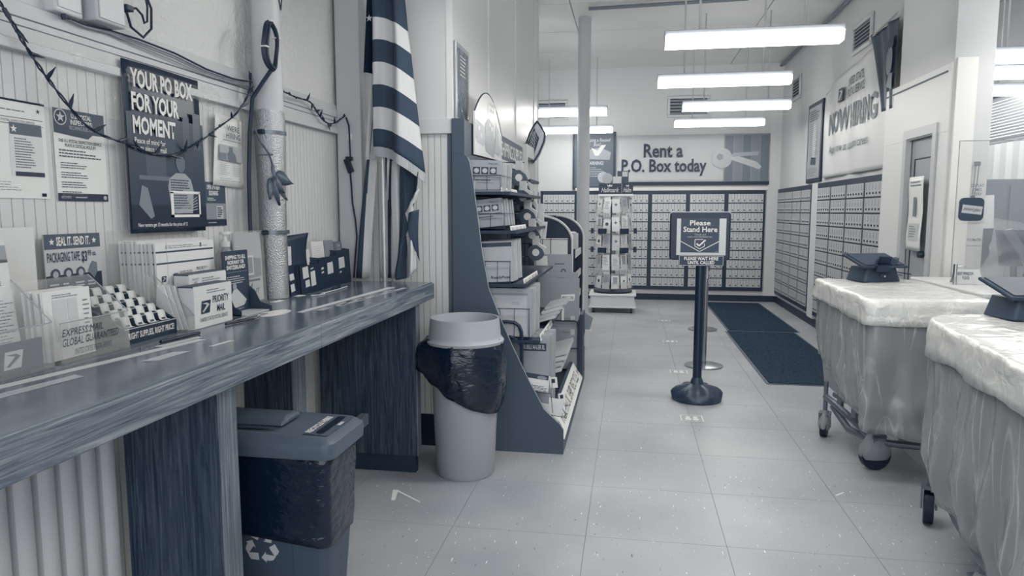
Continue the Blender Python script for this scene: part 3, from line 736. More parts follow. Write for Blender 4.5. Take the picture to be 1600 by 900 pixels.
# dispensers
def dispenser():
    t = thing('tape_dispenser', 'small tape dispenser with a wavy white label lying in the counter display', 'tape', (0, 0, 0), 0, 'tape dispensers in the counter display')
    b = B(); n = 10
    def prof(u): return (.044 * u, .017 + .009 * math.sin(u * math.pi * 1.7 + .5))
    b.grid(lambda u, v: (prof(u)[0], (v - .5) * .036, prof(u)[1]), n, 2)
    b.build('label', M(.86, .5), t, smooth='all', solid=.0012)
    B().cyl((.016, -.019, .006), (.016, .019, .006), .012, n=12).build('roll', M(.26, .4), t, smooth=True)
    B().add([(.030, -.010, prof(.62)[1] + .0016), (.036, -.010, prof(.75)[1] + .0016), (.036, .008, prof(.75)[1] + .0016), (.030, .008, prof(.62)[1] + .0016)], [(0, 1, 2, 3)]).build('printed_mark', NAVY, t)
    return t
dp = None
for c in range(4):
    for r_ in range(5):
        fr_ = .02 + r_ * .19
        x, z = -1.712 + .185 * fr_, ZT + .148 - .11 * fr_
        Mx = Matrix.Translation((x, 1.935 + .057 * c, z)) @ Matrix.Rotation(math.radians(30), 4, 'Y')
        lb = 'tape dispenser in the counter display, %s row from the back, %s from the left' % (ORD[r_], ORD[c])
        if dp is None: dp = dispenser(); dp['label'] = lb; dp.matrix_basis = Mx
        else:
            MAT[dp.name] = Matrix.Identity(4); copy_tree(dp, Mx, lb)
MAT[dp.name] = dp.matrix_basis.copy()

# ------------------------------------------------------------------ envelopes and priority boxes
acr = B().obox(card_frame(-1.735, 2.12, ZT), 0, .50, 0, .345, -.003, 0).box(-1.735, -1.59, 2.12, 2.123, ZT, ZT + .30).build('envelope_rack', ACRYL)
tag(acr, 'tall clear acrylic rack behind the flat rate envelopes', 'rack')
for k in range(11):
    back = k < 6
    Mx = card_frame(-1.722 + .0115 * k, 2.165 + (.0 if back else .02) + .004 * (k % 3), ZT + .002, .02)
    o = sheet('mailing_envelope', .40 if back else .345, .305 if back else .298 - .003 * (k % 2), M(.82 if k % 2 else .87, .6), Mx, None, .0075)
    tag(o, '%s white mailing envelope from the wall in the stack by the tape display' % ORD[k], 'envelope', 'stacked mailing envelopes')
    patch(o, 'stripe', rect(0, .262, .34, .268), M(.24)) ; patch(o, 'stripe', rect(0, .222, .34, .228), M(.3))
    if k == 10:
        del o['group']; o['label'] = 'front white mailing envelope of the stack, printed with bird mark and two dark stripes'
        eagle(o, .085, .165, .026, DARK, PALE); text(o, 'UNITED STATES\nPOSTAL SERVICE', .12, .168, .20, .192, DARK, .0)
        text(o, 'PRIORITY*\nMAIL', .225, .172, .295, .200, DARK); eagle(o, .02, .16, .026, DARK, PALE)
        lines(o, .05, .275, .32, .288, 2, GREY, .35, seed=4); patch(o, 'barcode', rect(.255, .274, .265, .29), MID)
        patch(o, 'flap_line', rect(.058, .0, .0595, .298), M(.5))
def pm_box(x, y, hgt, label, full):
    t = thing('priority_box', label, 'box', (x, y, ZT))
    o = B().box(x - .058, x, y, y + .235, ZT, ZT + hgt).build('carton', M(.80, .6), t, bevel=.002)
    B().box(x - .059, x - .0005, y - .0006, y + .2355, ZT + hgt - .004, ZT + hgt + .001).build('lid', M(.30, .5), t)
    f = sheet('printed_face', .232, hgt - .008, M(.84, .55), card_frame(x + .0012, y + .0015, ZT + .003), t, .0008)
    text(f, 'PRIORITY\nMAIL', .018, hgt - .038, .06, hgt - .018, GREY) if hgt > .16 else None
    lines(f, .075, hgt - .035, .20, hgt - .018, 2, GREY, .4, seed=8)
    if full:
        eagle(f, .035, .048, .056, DARK, PALE); text(f, 'PRIORITY\nMAIL', .108, .045, .21, .105, DARK, .01, shear=.08)
        text(f, 'UNITED STATES POSTAL SERVICE', .03, .02, .20, .034, DARK)
pm_box(-1.541, 2.26, .185, 'rear priority mail carton behind the one with the bird mark', False)
pm_box(-1.478, 2.19, .15, 'small priority mail carton with a bird mark on its face', True)
# leaflet holder standing edge-on
lh = holder('leaflet_holder', 'narrow clear leaflet holder seen edge on by the priority mail carton', 2.145, 2.185, -1.62, -1.475, .19, .055)
for k in range(3):
    o = B().prism([(-1.60 + .012 * k, ZT + .006), (-1.515 + .012 * k, ZT + .006), (-1.56 + .012 * k, ZT + .155), (-1.585 + .012 * k, ZT + .16)], 'y', 2.150 + .010 * k, 2.156 + .010 * k).build('leaflet', M(.86 - .05 * k, .6))
    tag(o, ('brightest leaflet in the narrow clear holder', 'middle leaflet in the narrow clear holder', 'greyest leaflet in the narrow clear holder')[k], 'leaflet', 'leaflets in the narrow holder')

# ------------------------------------------------------------------ shipping question stand
st = thing('card_stand', 'dark cardboard stand asking about shipping abroad', 'stand', (-1.55, 2.62, ZT))
f = sheet('back_card', .185, .25, M(.20, .5), card_frame(-1.565, 2.525, ZT + .002, .03), st, .004)
text(f, 'SHIPPING TO EU,\nNORWAY OR\nSWITZERLAND?', .018, .175, .165, .232, PAPER, .03); patch(f, 'rule', rect(.015, .163, .17, .165), GREY)
lines(f, .02, .115, .16, .15, 4, PALE, .4, seed=9)
patch(f, 'callout', [(.03, .015), (.03, .06), (.075, .105), (.155, .045), (.135, .025)], PALE, .001); patch(f, 'badge', disc(.072, .105, .014), M(.6), .0014)
text(f, 'usps.com', .09, .008, .13, .016, PALE)
B().prism([(-1.565, ZT), (-1.50, ZT), (-1.50, ZT + .018), (-1.53, ZT + .035), (-1.548, ZT + .08), (-1.565, ZT + .10)], 'y', 2.525, 2.529).build('wing', M(.24, .5), st)
B().prism([(-1.565, ZT), (-1.47, ZT), (-1.47, ZT + .018), (-1.52, ZT + .035), (-1.543, ZT + .08), (-1.565, ZT + .10)], 'y', 2.706, 2.71).build('wing', M(.24, .5), st)
B().box(-1.565, -1.48, 2.525, 2.71, ZT, ZT + .004).build('tray', M(.74, .5), st)
# sanitizer
sn = thing('sanitizer_bottle', 'clear pump bottle of hand sanitizer behind the dark card stand', 'bottle', (-1.66, 2.70, ZT))
B().lathe([(.001, 0), (.04, 0), (.042, .01), (.042, .20), (.036, .235), (.018, .255), (.018, .262)], (-1.665, 2.70, ZT), 20).build('bottle', clear('bottle_plastic', .45, .72, .12), sn, smooth=True)
B().lathe([(.02, .262), (.02, .285), (.008, .287), (.008, .312), (.02, .313), (.02, .325), (.001, .326)], (-1.665, 2.70, ZT), 16).box(-1.669, -1.661, 2.70, 2.748, ZT + .317, ZT + .325).build('pump', M(.84, .4), sn, smooth=True)
# acrylic brochure sign
ac = thing('brochure_holder', 'clear acrylic brochure sign standing against the foil wrapped pipe', 'sign', (-1.655, 2.88, ZT))
f = sheet('brochure', .225, .31, M(.76, .45), card_frame(-1.665, 2.775, ZT + .006, .03), ac, .004)
patch(f, 'printed_sky', rect(.0, .15, .225, .31), M(.72, .4)); patch(f, 'printed_photo', [(.02, .10), (.215, .11), (.215, .19), (.12, .20), (.05, .17)], M(.52, .4), .001)
b = B()
for a_, b_, c, d in ((.07, .12, .15, .128), (.07, .20, .15, .208), (.07, .12, .078, .2), (.143, .12, .15, .2)): b.add([(a_, b_, .0013), (c, b_, .0013), (c, d, .0013), (a_, d, .0013)], [(0, 1, 2, 3)])
b.build('printed_frame', PAPER, f, MAT[f.name])
text(f, '4\n3 RENT', .06, .035, .19, .085, DARK, .01, .0014, .15); patch(f, 'printed_bar', rect(.07, .09, .20, .10), DARK, .001)
B().obox(card_frame(-1.655, 2.77, ZT, .03), 0, .235, 0, .325, 0, .003).box(-1.665, -1.60, 2.77, 3.005, ZT, ZT + .003).build('acrylic_sheet', ACRYL, ac)

# ------------------------------------------------------------------ dark leaflet racks right of the pipe
def rack(label, y0, y1, x, h, lean, cards, seed):
    r = random.Random(seed)
    t = thing('leaflet_rack', label, 'rack', (x, (y0 + y1) / 2, ZT))
    f = sheet('front_panel', y1 - y0, h, M(.12, .45), card_frame(x, y0, ZT + .001, lean), t, .004)
    for yy in (y0, y1 - .004): B().prism([(x, ZT), (x - .10, ZT), (x - .10, ZT + h * 1.05), (x - h * math.sin(lean), ZT + h)], 'y', yy, yy + .004).build('side_wall', M(.20, .5), t)
    for (a_, b_, c, d) in cards:
        q = patch(f, 'printed_card', [(a_, b_), (c, b_ + .004), (c - .004, d), (a_, d - .004)], M(.78, .5), .001)
    return t, f
rack('slim dark leaflet rack close beside the pipe', 3.135, 3.205, -1.60, .15, .1, [(.008, .02, .05, .06), (.008, .075, .055, .11)], 1)
lf = B().box(-1.69, -1.62, 3.14, 3.19, ZT + .10, ZT + .24).build('leaflet', M(.80, .6)); tag(lf, 'tall pale leaflet in the slim rack beside the pipe', 'leaflet')
rack('dark leaflet rack with a fanned cardboard backing', 3.215, 3.46, -1.585, .14, .06, [(.03, .075, .095, .135), (.05, .03, .10, .068), (.115, .03, .17, .108), (.12, .115, .155, .125)], 2)
fan = B().grid(lambda u, v: (-1.635 - .05 * v + .05 * v * v * u, 3.19 + .205 * u + .03 * v * (u - .3), ZT + .12 + .165 * v + .015 * u * v), 6, 6).build('display_card', M(.15, .4), smooth='all', solid=.002)
tag(fan, 'dark curled display card with white print above the leaflet rack', 'card')
fm = sheet('print_panel', .001, .001, M(.15), card_frame(-1.66, 3.2, ZT + .13, .2), fan, .0002)
b = B()
for (a_, c, z0, z1) in ((.03, .07, .145, .155), (.03, .075, .132, .142), (.03, .06, .12, .129), (.10, .12, .135, .155), (.13, .15, .133, .157), (.16, .185, .137, .16)):
    b.add([(-1.625 - .05 * ((z0 - .12 + .11) / .165), 3.19 + a_, ZT + z0 + .10), (-1.625 - .05 * ((z0 - .12 + .11) / .165), 3.19 + c, ZT + z0 + .10), (-1.625 - .05 * ((z1 - .12 + .11) / .165), 3.19 + c, ZT + z1 + .105), (-1.625 - .05 * ((z1 - .12 + .11) / .165), 3.19 + a_, ZT + z1 + .105)], [(0, 1, 2, 3)])
b.build('printed_blocks', PALE, fan)
bpy.data.objects.remove(fm); KIDS[fan.name].pop(0)
rack('dark leaflet rack with two pale cards in the middle of the row', 3.465, 3.72, -1.60, .165, .05, [(.02, .10, .055, .115), (.02, .08, .055, .093), (.10, .07, .175, .135)], 3)
rack('dark leaflet rack at the far end of the row by the flag', 3.725, 3.915, -1.615, .19, .05, [(.02, .085, .11, .15), (.03, .06, .06, .072)], 4)
for k, (y0, w_, h_, tn, lb) in enumerate(((3.37, .10, .215, .84, 'white card bundle standing between two dark racks'), (3.50, .15, .25, .86, 'thick bundle of white leaflets with a rounded top'), (3.66, .12, .25, .52, 'grey booklet upright in the far rack'), (3.79, .105, .24, .44, 'dark grey booklet with a small white panel in the far rack'))):
    o = sheet('booklet', w_, h_ - .01, M(tn, .5), card_frame(-1.645, y0, ZT + .008, .08), None, .03)
    tag(o, lb, 'booklet')
    if k == 3: text(o, 'STAMPS\nONLINE', .03, .17, .08, .215, PALE, .01); patch(o, 'white_panel', rect(.03, .12, .06, .15), PALE)
    if k == 1: lines(o, .01, .08, .14, .22, 12, M(.7), .15, seed=2)

# ------------------------------------------------------------------ flat things on the counter top
def flat(name, label, pts, mat, cat, z=ZT + .0006):
    o = B().prism(pts, 'z', z, z + .0008).build(name, mat); return tag(o, label, cat)
flat('label_strip', 'long white printed strip stuck along the near counter top', [(-1.47, 1.36), (-1.435, 1.36), (-1.335, 2.03), (-1.365, 2.035)], M(.82, .35), 'label')
flat('label_strip', 'torn white label below the long near strip', [(-1.40, 1.30), (-1.36, 1.30), (-1.335, 1.52), (-1.37, 1.53)], M(.70, .35), 'label')
flat('label_strip', 'short torn label beside the tape display lip', [(-1.315, 1.70), (-1.275, 1.72), (-1.27, 1.86), (-1.31, 1.83)], M(.74, .35), 'label')
flat('label_strip', 'worn pale label piece under the front lip of the display', [(-1.42, 1.90), (-1.39, 1.90), (-1.37, 2.07), (-1.395, 2.08)], M(.78, .35), 'label')
flat('label_strip', 'tiny white label near the counter edge', [(-1.26, 1.93), (-1.245, 1.93), (-1.235, 2.03), (-1.25, 2.03)], M(.82, .35), 'label')
flat('label_strip', 'long white printed strip at the far end of the counter top', [(-1.335, 2.66), (-1.305, 2.65), (-1.245, 3.62), (-1.285, 3.63)], M(.80, .35), 'label')
flat('label_strip', 'second pale strip near the counter edge toward the flag', [(-1.255, 2.86), (-1.235, 2.86), (-1.175, 3.60), (-1.20, 3.61)], M(.70, .35), 'label')
for k in range(5): flat('label_strip', ('worn label scrap nearest the pipe in the far strip row', 'second worn label scrap from the pipe in the far strip row', 'third worn label scrap from the pipe in the far strip row', 'fourth worn label scrap from the pipe in the far strip row', 'worn label scrap nearest the counter end in the far strip row')[k], [(-1.285 + .012 * k, 2.72 + .17 * k), (-1.25 + .012 * k, 2.72 + .17 * k), (-1.248 + .012 * k, 2.80 + .17 * k), (-1.28 + .012 * k, 2.82 + .17 * k)], M(.62 + .04 * (k % 3), .35), 'label')
flat('paper_card', 'white oval paper lying before the foil wrapped pipe', [(-1.41 + .05 * math.cos(a) * 1.0, 2.62 + .10 * math.sin(a)) for a in [i * math.pi / 8 for i in range(16)]], M(.88, .4), 'card')
flat('paper_scrap', 'small white scrap beside the acrylic brochure sign', [(-1.60, 2.93), (-1.57, 2.93), (-1.565, 3.0), (-1.595, 3.01)], PAPER, 'paper')
flat('paper_card', 'white card flat behind the pipe', [(-1.70, 3.17), (-1.57, 3.15), (-1.56, 3.21), (-1.70, 3.22)], PAPER, 'card')
# bead chain with pen
pcn = thing('chained_pen', 'dark pen on a long bead chain lying along the counter', 'pen', (-1.42, 1.9, ZT))
path = [(-1.44, 1.30), (-1.465, 1.42), (-1.455, 1.55), (-1.46, 1.66), (-1.45, 1.78), (-1.445, 1.88), (-1.445, 1.97), (-1.46, 2.04), (-1.475, 2.12)]
b = B()
for (a_, b_), (c, d) in zip(path, path[1:]):
    n = int(math.hypot(c - a_, d - b_) / .006)
    for k in range(n):
        u = k / n; px_, py_ = a_ + (c - a_) * u, b_ + (d - b_) * u + .003 * math.sin(k * .4)
        b.add([(px_ - .002, py_, ZT + .003), (px_, py_ - .002, ZT + .003), (px_ + .002, py_, ZT + .003), (px_, py_ + .002, ZT + .003), (px_, py_, ZT + .0055), (px_, py_, ZT + .0005)], [(0, 1, 4), (1, 2, 4), (2, 3, 4), (3, 0, 4), (1, 0, 5), (2, 1, 5), (3, 2, 5), (0, 3, 5)])
ch = b.build('bead_chain', M(.72, .25, .5, .8), pcn); ch['kind'] = 'stuff'
B().cyl((-1.435, 1.95, ZT + .006), (-1.415, 2.12, ZT + .006), .0055, n=8).build('pen_body', BLACK, pcn, smooth=True)
pc2 = thing('chained_pen', 'pen with a looped bead chain before the dark card stand', 'pen', (-1.45, 2.45, ZT))
B().tube([(-1.44, 2.36, ZT + .003), (-1.42, 2.48, ZT + .003), (-1.43, 2.60, ZT + .003), (-1.45, 2.56, ZT + .003), (-1.46, 2.44, ZT + .003), (-1.45, 2.38, ZT + .003)], .0025, 5).build('chain_loop', M(.7, .25, .5, .8), pc2)
B().cyl((-1.43, 2.30, ZT + .006), (-1.40, 2.44, ZT + .006), .005, n=8).build('pen_body', BLACK, pc2, smooth=True)
pc3 = thing('chained_pen', 'thin pen with a coiled lead before the far leaflet racks', 'pen', (-1.48, 3.4, ZT))
B().tube([(-1.52, 3.18, ZT + .004), (-1.49, 3.20, ZT + .004), (-1.485, 3.26, ZT + .004), (-1.51, 3.27, ZT + .004), (-1.50, 3.33, ZT + .004), (-1.50, 3.48, ZT + .004), (-1.51, 3.6, ZT + .004)], .003, 5).build('lead', M(.78), pc3)
B().cyl((-1.52, 3.44, ZT + .006), (-1.55, 3.60, ZT + .006), .005, n=8).build('pen_body', BLACK, pc3)

# ================================================================== flag
fl = thing('flag', 'fringed striped flag drooping on a pole at the counter end', 'flag', (-1.43, 3.978, 0))
STR_D, STR_W, CANT = M(.27, .75, .15), M(.80, .75, .15), M(.06, .8, .15)
B().cyl((-1.43, 3.978, .02), (-1.43, 3.978, 2.9), .0145, n=14).build('pole', M(.74, .3, .5, .4), fl, smooth=True)
B().lathe([(.08, 0), (.08, .015), (.03, .03), (.018, .06)], (-1.43, 3.978, 0), 20).build('base', M(.5, .3, .5, .7), fl, smooth=True)
# front drape: stripes bend down to the right
zl = [2.70, 2.520, 2.402, 2.282, 2.160, 2.036, 1.915, 1.815]      # stripe borders at the left edge
zr = [2.66, 2.445, 2.325, 2.185, 2.050, 1.925, 1.790, 1.665]
def drape(u, v):
    k = v * 7; i = min(6, int(k)); w_ = k - i
    a_ = zl[i] + (zl[i + 1] - zl[i]) * w_; b_ = zr[i] + (zr[i + 1] - zr[i]) * w_
    xl = -1.452 + .006 * math.sin(v * 5); xr = -1.262 + .098 * v ** .9
    x = xl + (xr - xl) * u
    z = a_ + (b_ - a_) * u ** 1.7 + .012 * math.sin(u * math.pi)
    yy = 3.93 - .07 * math.sin(u * math.pi * .9) - .035 * math.sin(u * 9 + v * 2) - .012 * math.sin(u * 17 + v * 5)
    return (x, yy, z)
def dm(u, v): return 0 if int(v * 7) % 2 == 0 else 1
cl = B().grid(drape, 26, 28, dm).build('cloth', [STR_D, STR_W], fl, smooth='all', solid=.004)
def fringe_fn(u, v):
    p = Vector(drape(u, 1.0)); return p + Vector((.002 * math.sin(u * 200), 0, -.055 * v))
B().grid(fringe_fn, 80, 3).build('fringe', M(.68, .7, .15, 0, (160, .8, (1, 1, .1))), cl, solid=.004)
# canton fold behind, at the hoist
def canton(u, v):
    return (-1.492 - .030 * v + (.105 + .01 * v) * u, 3.972 - .03 * math.sin(u * 6 + 1), 2.66 - .42 * v + .02 * u - .03 * u * v)
cn = B().grid(canton, 10, 12).build('canton', CANT, fl, smooth='all', solid=.003)
sm = frame((0, 0, 0), (1, 0, 0), (0, 0, 1))
B().add([(x, 3.935, z) for x, z in star(-1.478, 2.535, .021)], [tuple(range(10))]).build('star', STR_W, cn)
# hanging folds: colour runs along the fold in upright stripes
def fold(xs, ys, ztop, zbot, bands, name, seed=0, skew=0, amp=.012):
    def fn(u, v):
        i = min(len(xs) - 2, int(u * (len(xs) - 1))); w_ = u * (len(xs) - 1) - i
        x = xs[i] + (xs[i + 1] - xs[i]) * w_; yy = ys[i] + (ys[i + 1] - ys[i]) * w_
        zt = ztop(u) if callable(ztop) else ztop; zb = zbot(u) if callable(zbot) else zbot
        return (x + skew * v * (1 - .3 * u) + .006 * math.sin(v * 4 + seed), yy + amp * math.sin(v * 3 + u * 5 + seed), zt + (zb - zt) * v)
    def mi(u, v):
        for e, c in bands:
            if u <= e + .05 * math.sin(v * 2 + seed): return c
        return bands[-1][1]
    return B().grid(fn, 24, 16, mi).build(name, [STR_D, STR_W], fl, smooth='all', solid=.004)
fold([-1.515, -1.495, -1.465], [4.0, 3.98, 4.0], 2.30, 1.75, [(1, 1)], 'cloth_fold', 1, -.02)
fold([-1.485, -1.465, -1.44], [4.02, 3.995, 4.02], 2.20, 1.05, [(.48, 0), (1, 1)], 'cloth_fold', 2, -.135)
fold([-1.45, -1.42, -1.395, -1.37], [4.04, 4.02, 4.04, 4.015], 1.80, 1.05, [(.3, 1), (.42, 0), (.55, 1), (.85, 0), (1, 1)], 'cloth_fold', 3, -.035)
fold([-1.37, -1.33, -1.29, -1.262], [3.99, 3.95, 3.985, 3.95], 1.74, lambda u: 1.05 + .02 * u, [(.45, 1), (1, 1)], 'cloth_fold', 4, -.02)
fold([-1.305, -1.27, -1.225, -1.185], [3.95, 3.91, 3.95, 3.90], lambda u: 1.72 - .05 * u, lambda u: 1.18 + .38 * u ** 1.5, [(1, 0)], 'cloth_fold', 5, -.04)
fold([-1.34, -1.31, -1.28], [3.93, 3.91, 3.94], lambda u: 1.20 + .12 * u, lambda u: 1.05 + .01 * u, [(1, 0)], 'cloth_fold', 8, .0)
fold([-1.29, -1.255, -1.235], [3.925, 3.90, 3.93], lambda u: 1.42 + .1 * u, lambda u: 1.06 + .05 * u, [(1, 1)], 'cloth_fold', 6, .02)
fold([-1.255, -1.225, -1.20], [3.90, 3.89, 3.91], lambda u: 1.44 + .02 * u, lambda u: 1.28 - .12 * u, [(1, 0)], 'cloth_fold', 9, .01)
fold([-1.245, -1.215, -1.19], [3.885, 3.88, 3.89], lambda u: 1.50 + .08 * u, lambda u: 1.45 + .08 * u, [(1, 1)], 'fringe_fold', 7)
# ================================================================== trash can
cx, cy = -.885, 3.72
tc_ = thing('trash_can', 'tall round trash can with a grey funnel lid and black bag', 'trash can', (cx, cy, 0))
B().lathe([(.001, 0), (.155, 0), (.162, .012), (.178, .40), (.192, .78), (.188, .78), (.17, .30), (.15, .03), (.001, .03)], (cx, cy, 0), 40).build('body', M(.62, .5, .35), tc_, smooth=True)
def bagw(r, z, t, k):
    # the bag hangs lower on the camera's right and bunches at the left
    low = .5 + .5 * math.cos(t + .25)
    zz = z if k < 2 else z - (low * .20 + .0) * (k - 1) / 7
    n_ = noise.noise((math.cos(t) * 3, math.sin(t) * 3, z * 9)) * .016 + noise.noise((math.cos(t) * 7 + z * 9, math.sin(t) * 7, z * 26)) * .010 + noise.noise((math.cos(t) * 15, math.sin(t) * 15 + z * 12, z * 50)) * .005
    bunch = .05 * max(0, math.cos(t - 3.4)) ** 10 * (1 if 2 <= k <= 5 else .3)
    return r + n_ + bunch, zz
B().lathe([(.197, .765), (.207, .75), (.218, .72), (.222, .68), (.222, .64), (.218, .61), (.212, .59), (.206, .575), (.194, .565)], (cx, cy, 0), 72, 0, bagw).build('bag', M(.035, .16, .6, 0, (13, 1.0, (1, 1, 1.8)), None, 'black_bag'), tc_, smooth='all', solid=.003)
B().lathe([(.208, .735), (.214, .738), (.216, .752), (.204, .765), (.198, .775), (.190, .865), (.187, .874), (.180, .872), (.165, .80), (.14, .70)], (cx, cy, 0), 48).build('lid', M(.62, .45, .4), tc_, smooth=True)

# ================================================================== recycling bin
bx0, bx1, by0, by1 = -1.46, -.945, 2.06, 2.34
LZ = .033
rb = thing('recycling_bin', 'slim grey recycling bin with a slotted lid under the counter', 'recycling bin', ((bx0 + bx1) / 2, (by0 + by1) / 2, 0))
def rrect(x0, x1, y0, y1, r, n=5):
    pts = []
    for (px, py, a0) in ((x1 - r, y1 - r, 0), (x0 + r, y1 - r, 90), (x0 + r, y0 + r, 180), (x1 - r, y0 + r, 270)):
        for k in range(n + 1):
            a = math.radians(a0 + 90 * k / n); pts.append((px + r * math.cos(a), py + r * math.sin(a)))
    return pts
def loft(rings, cap=True):
    b = B(); n = len(rings[0][0]); vs = []
    for pts, z in rings: vs += [(p[0], p[1], z if not callable(z) else z(p[0], p[1])) for p in pts]
    fs = []
    for k in range(len(rings) - 1):
        for i in range(n): fs.append((k * n + i, k * n + (i + 1) % n, (k + 1) * n + (i + 1) % n, (k + 1) * n + i))
    if cap: fs += [tuple(range(n))[::-1], tuple(range((len(rings) - 1) * n, len(rings) * n))]
    return b.add(vs, fs)
loft([(rrect(bx0 + .05, bx1 - .05, by0 + .05, by1 - .05, .03), 0), (rrect(bx0 + .025, bx1 - .025, by0 + .025, by1 - .025, .03), .35), (rrect(bx0 + .01, bx1 - .01, by0 + .01, by1 - .01, .03), .665)]).build('body', M(.30, .5), rb, smooth=True, bevel=0)
def bagring(z, o, w=0):
    pts = rrect(bx0 + .015 + (.65 - z) * .05 - o, bx1 - .015 - (.65 - z) * .05 + o, by0 + .015 + (.65 - z) * .05 - o, by1 - .015 - (.65 - z) * .05 + o, .035, 8)
    return [(p[0] + .006 * noise.noise((p[0] * 14, p[1] * 14, z * 12)), p[1] + .008 * noise.noise((p[0] * 12, p[1] * 12, z * 14 + 4))) for p in pts]
zs = [.67, .63, .59, .54, .49, .44, .405, .388]
loft([(bagring(z, .010), (lambda x, y, z=z: z - .07 * max(0, (x + 1.35) * 2) * (.68 - z) * 3)) for z in zs], False).build('bag', M(.045, .2, .55, 0, (15, 1.0, (1, 1, 1.8)), None, 'black_bag_2'), rb, smooth='all', solid=.002)
def lidz(x, y):
    u = (x - bx0) / (bx1 - bx0)
    return LZ + (.70 if u < .62 else .70 - .012 * (u - .62) / .38)
lid = loft([(rrect(bx0 - .012, bx1 + .018, by0 - .012, by1 + .012, .04, 6), .622 + LZ), (rrect(bx0 - .015, bx1 + .021, by0 - .015, by1 + .015, .04, 6), .655 + LZ), (rrect(bx0 - .012, bx1 + .018, by0 - .012, by1 + .012, .038, 6), .672 + LZ), (rrect(bx0 + .01, bx1 - .004, by0 + .012, by1 - .012, .03, 6), lidz)]).build('lid', M(.36, .4), rb, smooth=True)
# long raised handle with dimples
B().prism([(y_, z_ + LZ) for y_, z_ in ((by0 + .07, .70), (by0 + .09, .722), (by0 + .115, .728), (by0 + .165, .728), (by0 + .19, .722), (by0 + .21, .70))], 'x', bx0 + .01, bx0 + .33).build('handle_ridge', M(.36, .4), lid, bevel=.012)
for yy in (by0 + .035, by1 - .07):
    b = B(); b.lathe([(.001, 0), (.6, 0), (1, .0008)], (0, 0, 0), 20); b.v = [(-1.26 + p[0] * .12, yy + .017 + p[1] * .017, .7012 + LZ + p[2]) for p in b.v]
    b.build('finger_dimple', M(.24, .45), lid)
sl = frame((bx1 - .095, by0 + .03, .6935), (0, 1, 0), (-1, 0, .0))
lp = sheet('lettering_plate', .22, .085, M(.36, .4), frame((bx1 - .012, by0 + .03, .6915 + LZ), (0, 1, 0), (-1, 0, .055)), lid, .0005)
patch(lp, 'slot', [(.012, .030), (.02, .022), (.20, .022), (.21, .030), (.21, .042), (.20, .05), (.02, .05), (.012, .042)], BLACK, .0012)
text(lp, 'RECYCLE HERE', .01, .062, .19, .084, PAPER, .04, .0016)
patch(lp, 'paper_mark', rect(.11, .004, .15, .016), PALE, .0014)
# recycling mark on the broad side
rm = sheet('mark_plate', .2, .16, M(.30, .5), frame((-1.29, by0 + .0295, .241), (1, 0, 0), (0, -.062, 1)), rb, .0004)
cxm, cym = .09, .09
for k in range(3):
    a0 = math.radians(90 + 120 * k)
    def rot(p): return (cxm + p[0] * math.cos(a0 - math.pi / 2) - p[1] * math.sin(a0 - math.pi / 2), cym + p[0] * math.sin(a0 - math.pi / 2) + p[1] * math.cos(a0 - math.pi / 2))
    s_ = .060
    patch(rm, 'arrow_band', [rot((p[0] * s_, p[1] * s_)) for p in ((-.60, .58), (-.22, .38), (.09, .92), (-.12, 1.0), (-.34, 1.0))], PALE, .0006)
    patch(rm, 'arrow_head', [rot((p[0] * s_, p[1] * s_)) for p in ((.02, .98), (.16, .96), (.34, .94), (.5, .76), (.55, .62), (.68, .68), (.60, .28), (.12, .34), (.26, .42), (.12, .72))], PALE, .0008)
text(rm, 'OUR', .022, .180, .095, .204, PALE, .03)
# scraps of paper on the floor
sc = B().prism([(-1.20, 3.395), (-1.17, 3.40), (-1.145, 3.27), (-1.165, 3.265)], 'z', .0005, .0015).prism([(-1.175, 3.395), (-1.165, 3.37), (-1.01, 3.255), (-1.02, 3.275)], 'z', .0015, .0025).build('paper_scrap', PAPER)
tag(sc, 'folded white paper strip lying on the floor before the counter', 'paper')
tag(B().prism([(1.06, 3.70), (1.07, 3.695), (1.12, 3.745), (1.112, 3.75)], 'z', .0005, .0015).build('paper_scrap', PAPER), 'tiny white paper sliver on the open floor', 'paper')

# ================================================================== shipping supplies gondola
GD = M(.32, .5, .3); GE = M(.60, .4)
gd = thing('supply_shelf', 'dark gondola shelf of shipping supplies with curved side panel', 'shelf', (-.72, 5.0, 0))
prof = [(-1.04, .0), (-.372, .0), (-.372, .150), (-.392, .182), (-.489, .271), (-.585, .45), (-.683, .653), (-.765, .84), (-.825, 1.0), (-.862, 1.20), (-.893, 1.45), (-.915, 1.62), (-.935, 1.735), (-.948, 1.765), (-.972, 1.785), (-1.04, 1.785)]
for y0, y1 in ((4.08, 4.10), (6.05, 6.07)):
    p = B().prism(prof, 'y', y0, y1).build('side_panel', GD, gd)
    B().tube([(x, y0 + .004, z) for x, z in prof[2:14]], .0035, 5).build('edge_strip', GE, p)
B().box(-1.042, -.966, 4.085, 4.10, 1.786, 1.99).build('upright', GD, gd)
B().box(-1.042, -.972, 4.101, 6.05, 1.55, 1.985).build('header_rail', M(.16, .5), gd)
B().box(-1.04, -1.0, 4.11, 6.04, .05, 1.54).build('back_panel', M(.12, .5), gd)
B().box(-1.0, -.40, 4.1, 6.05, .015, .12).build('base_deck', M(.22, .5), gd)
SH = [(1.565, -.70), (1.335, -.66), (1.02, -.60), (.685, -.52)]
for z, xf in SH: B().box(-1.0, xf, 4.10, 5.55, z - .018, z).build('shelf_board', M(.14, .5), gd)
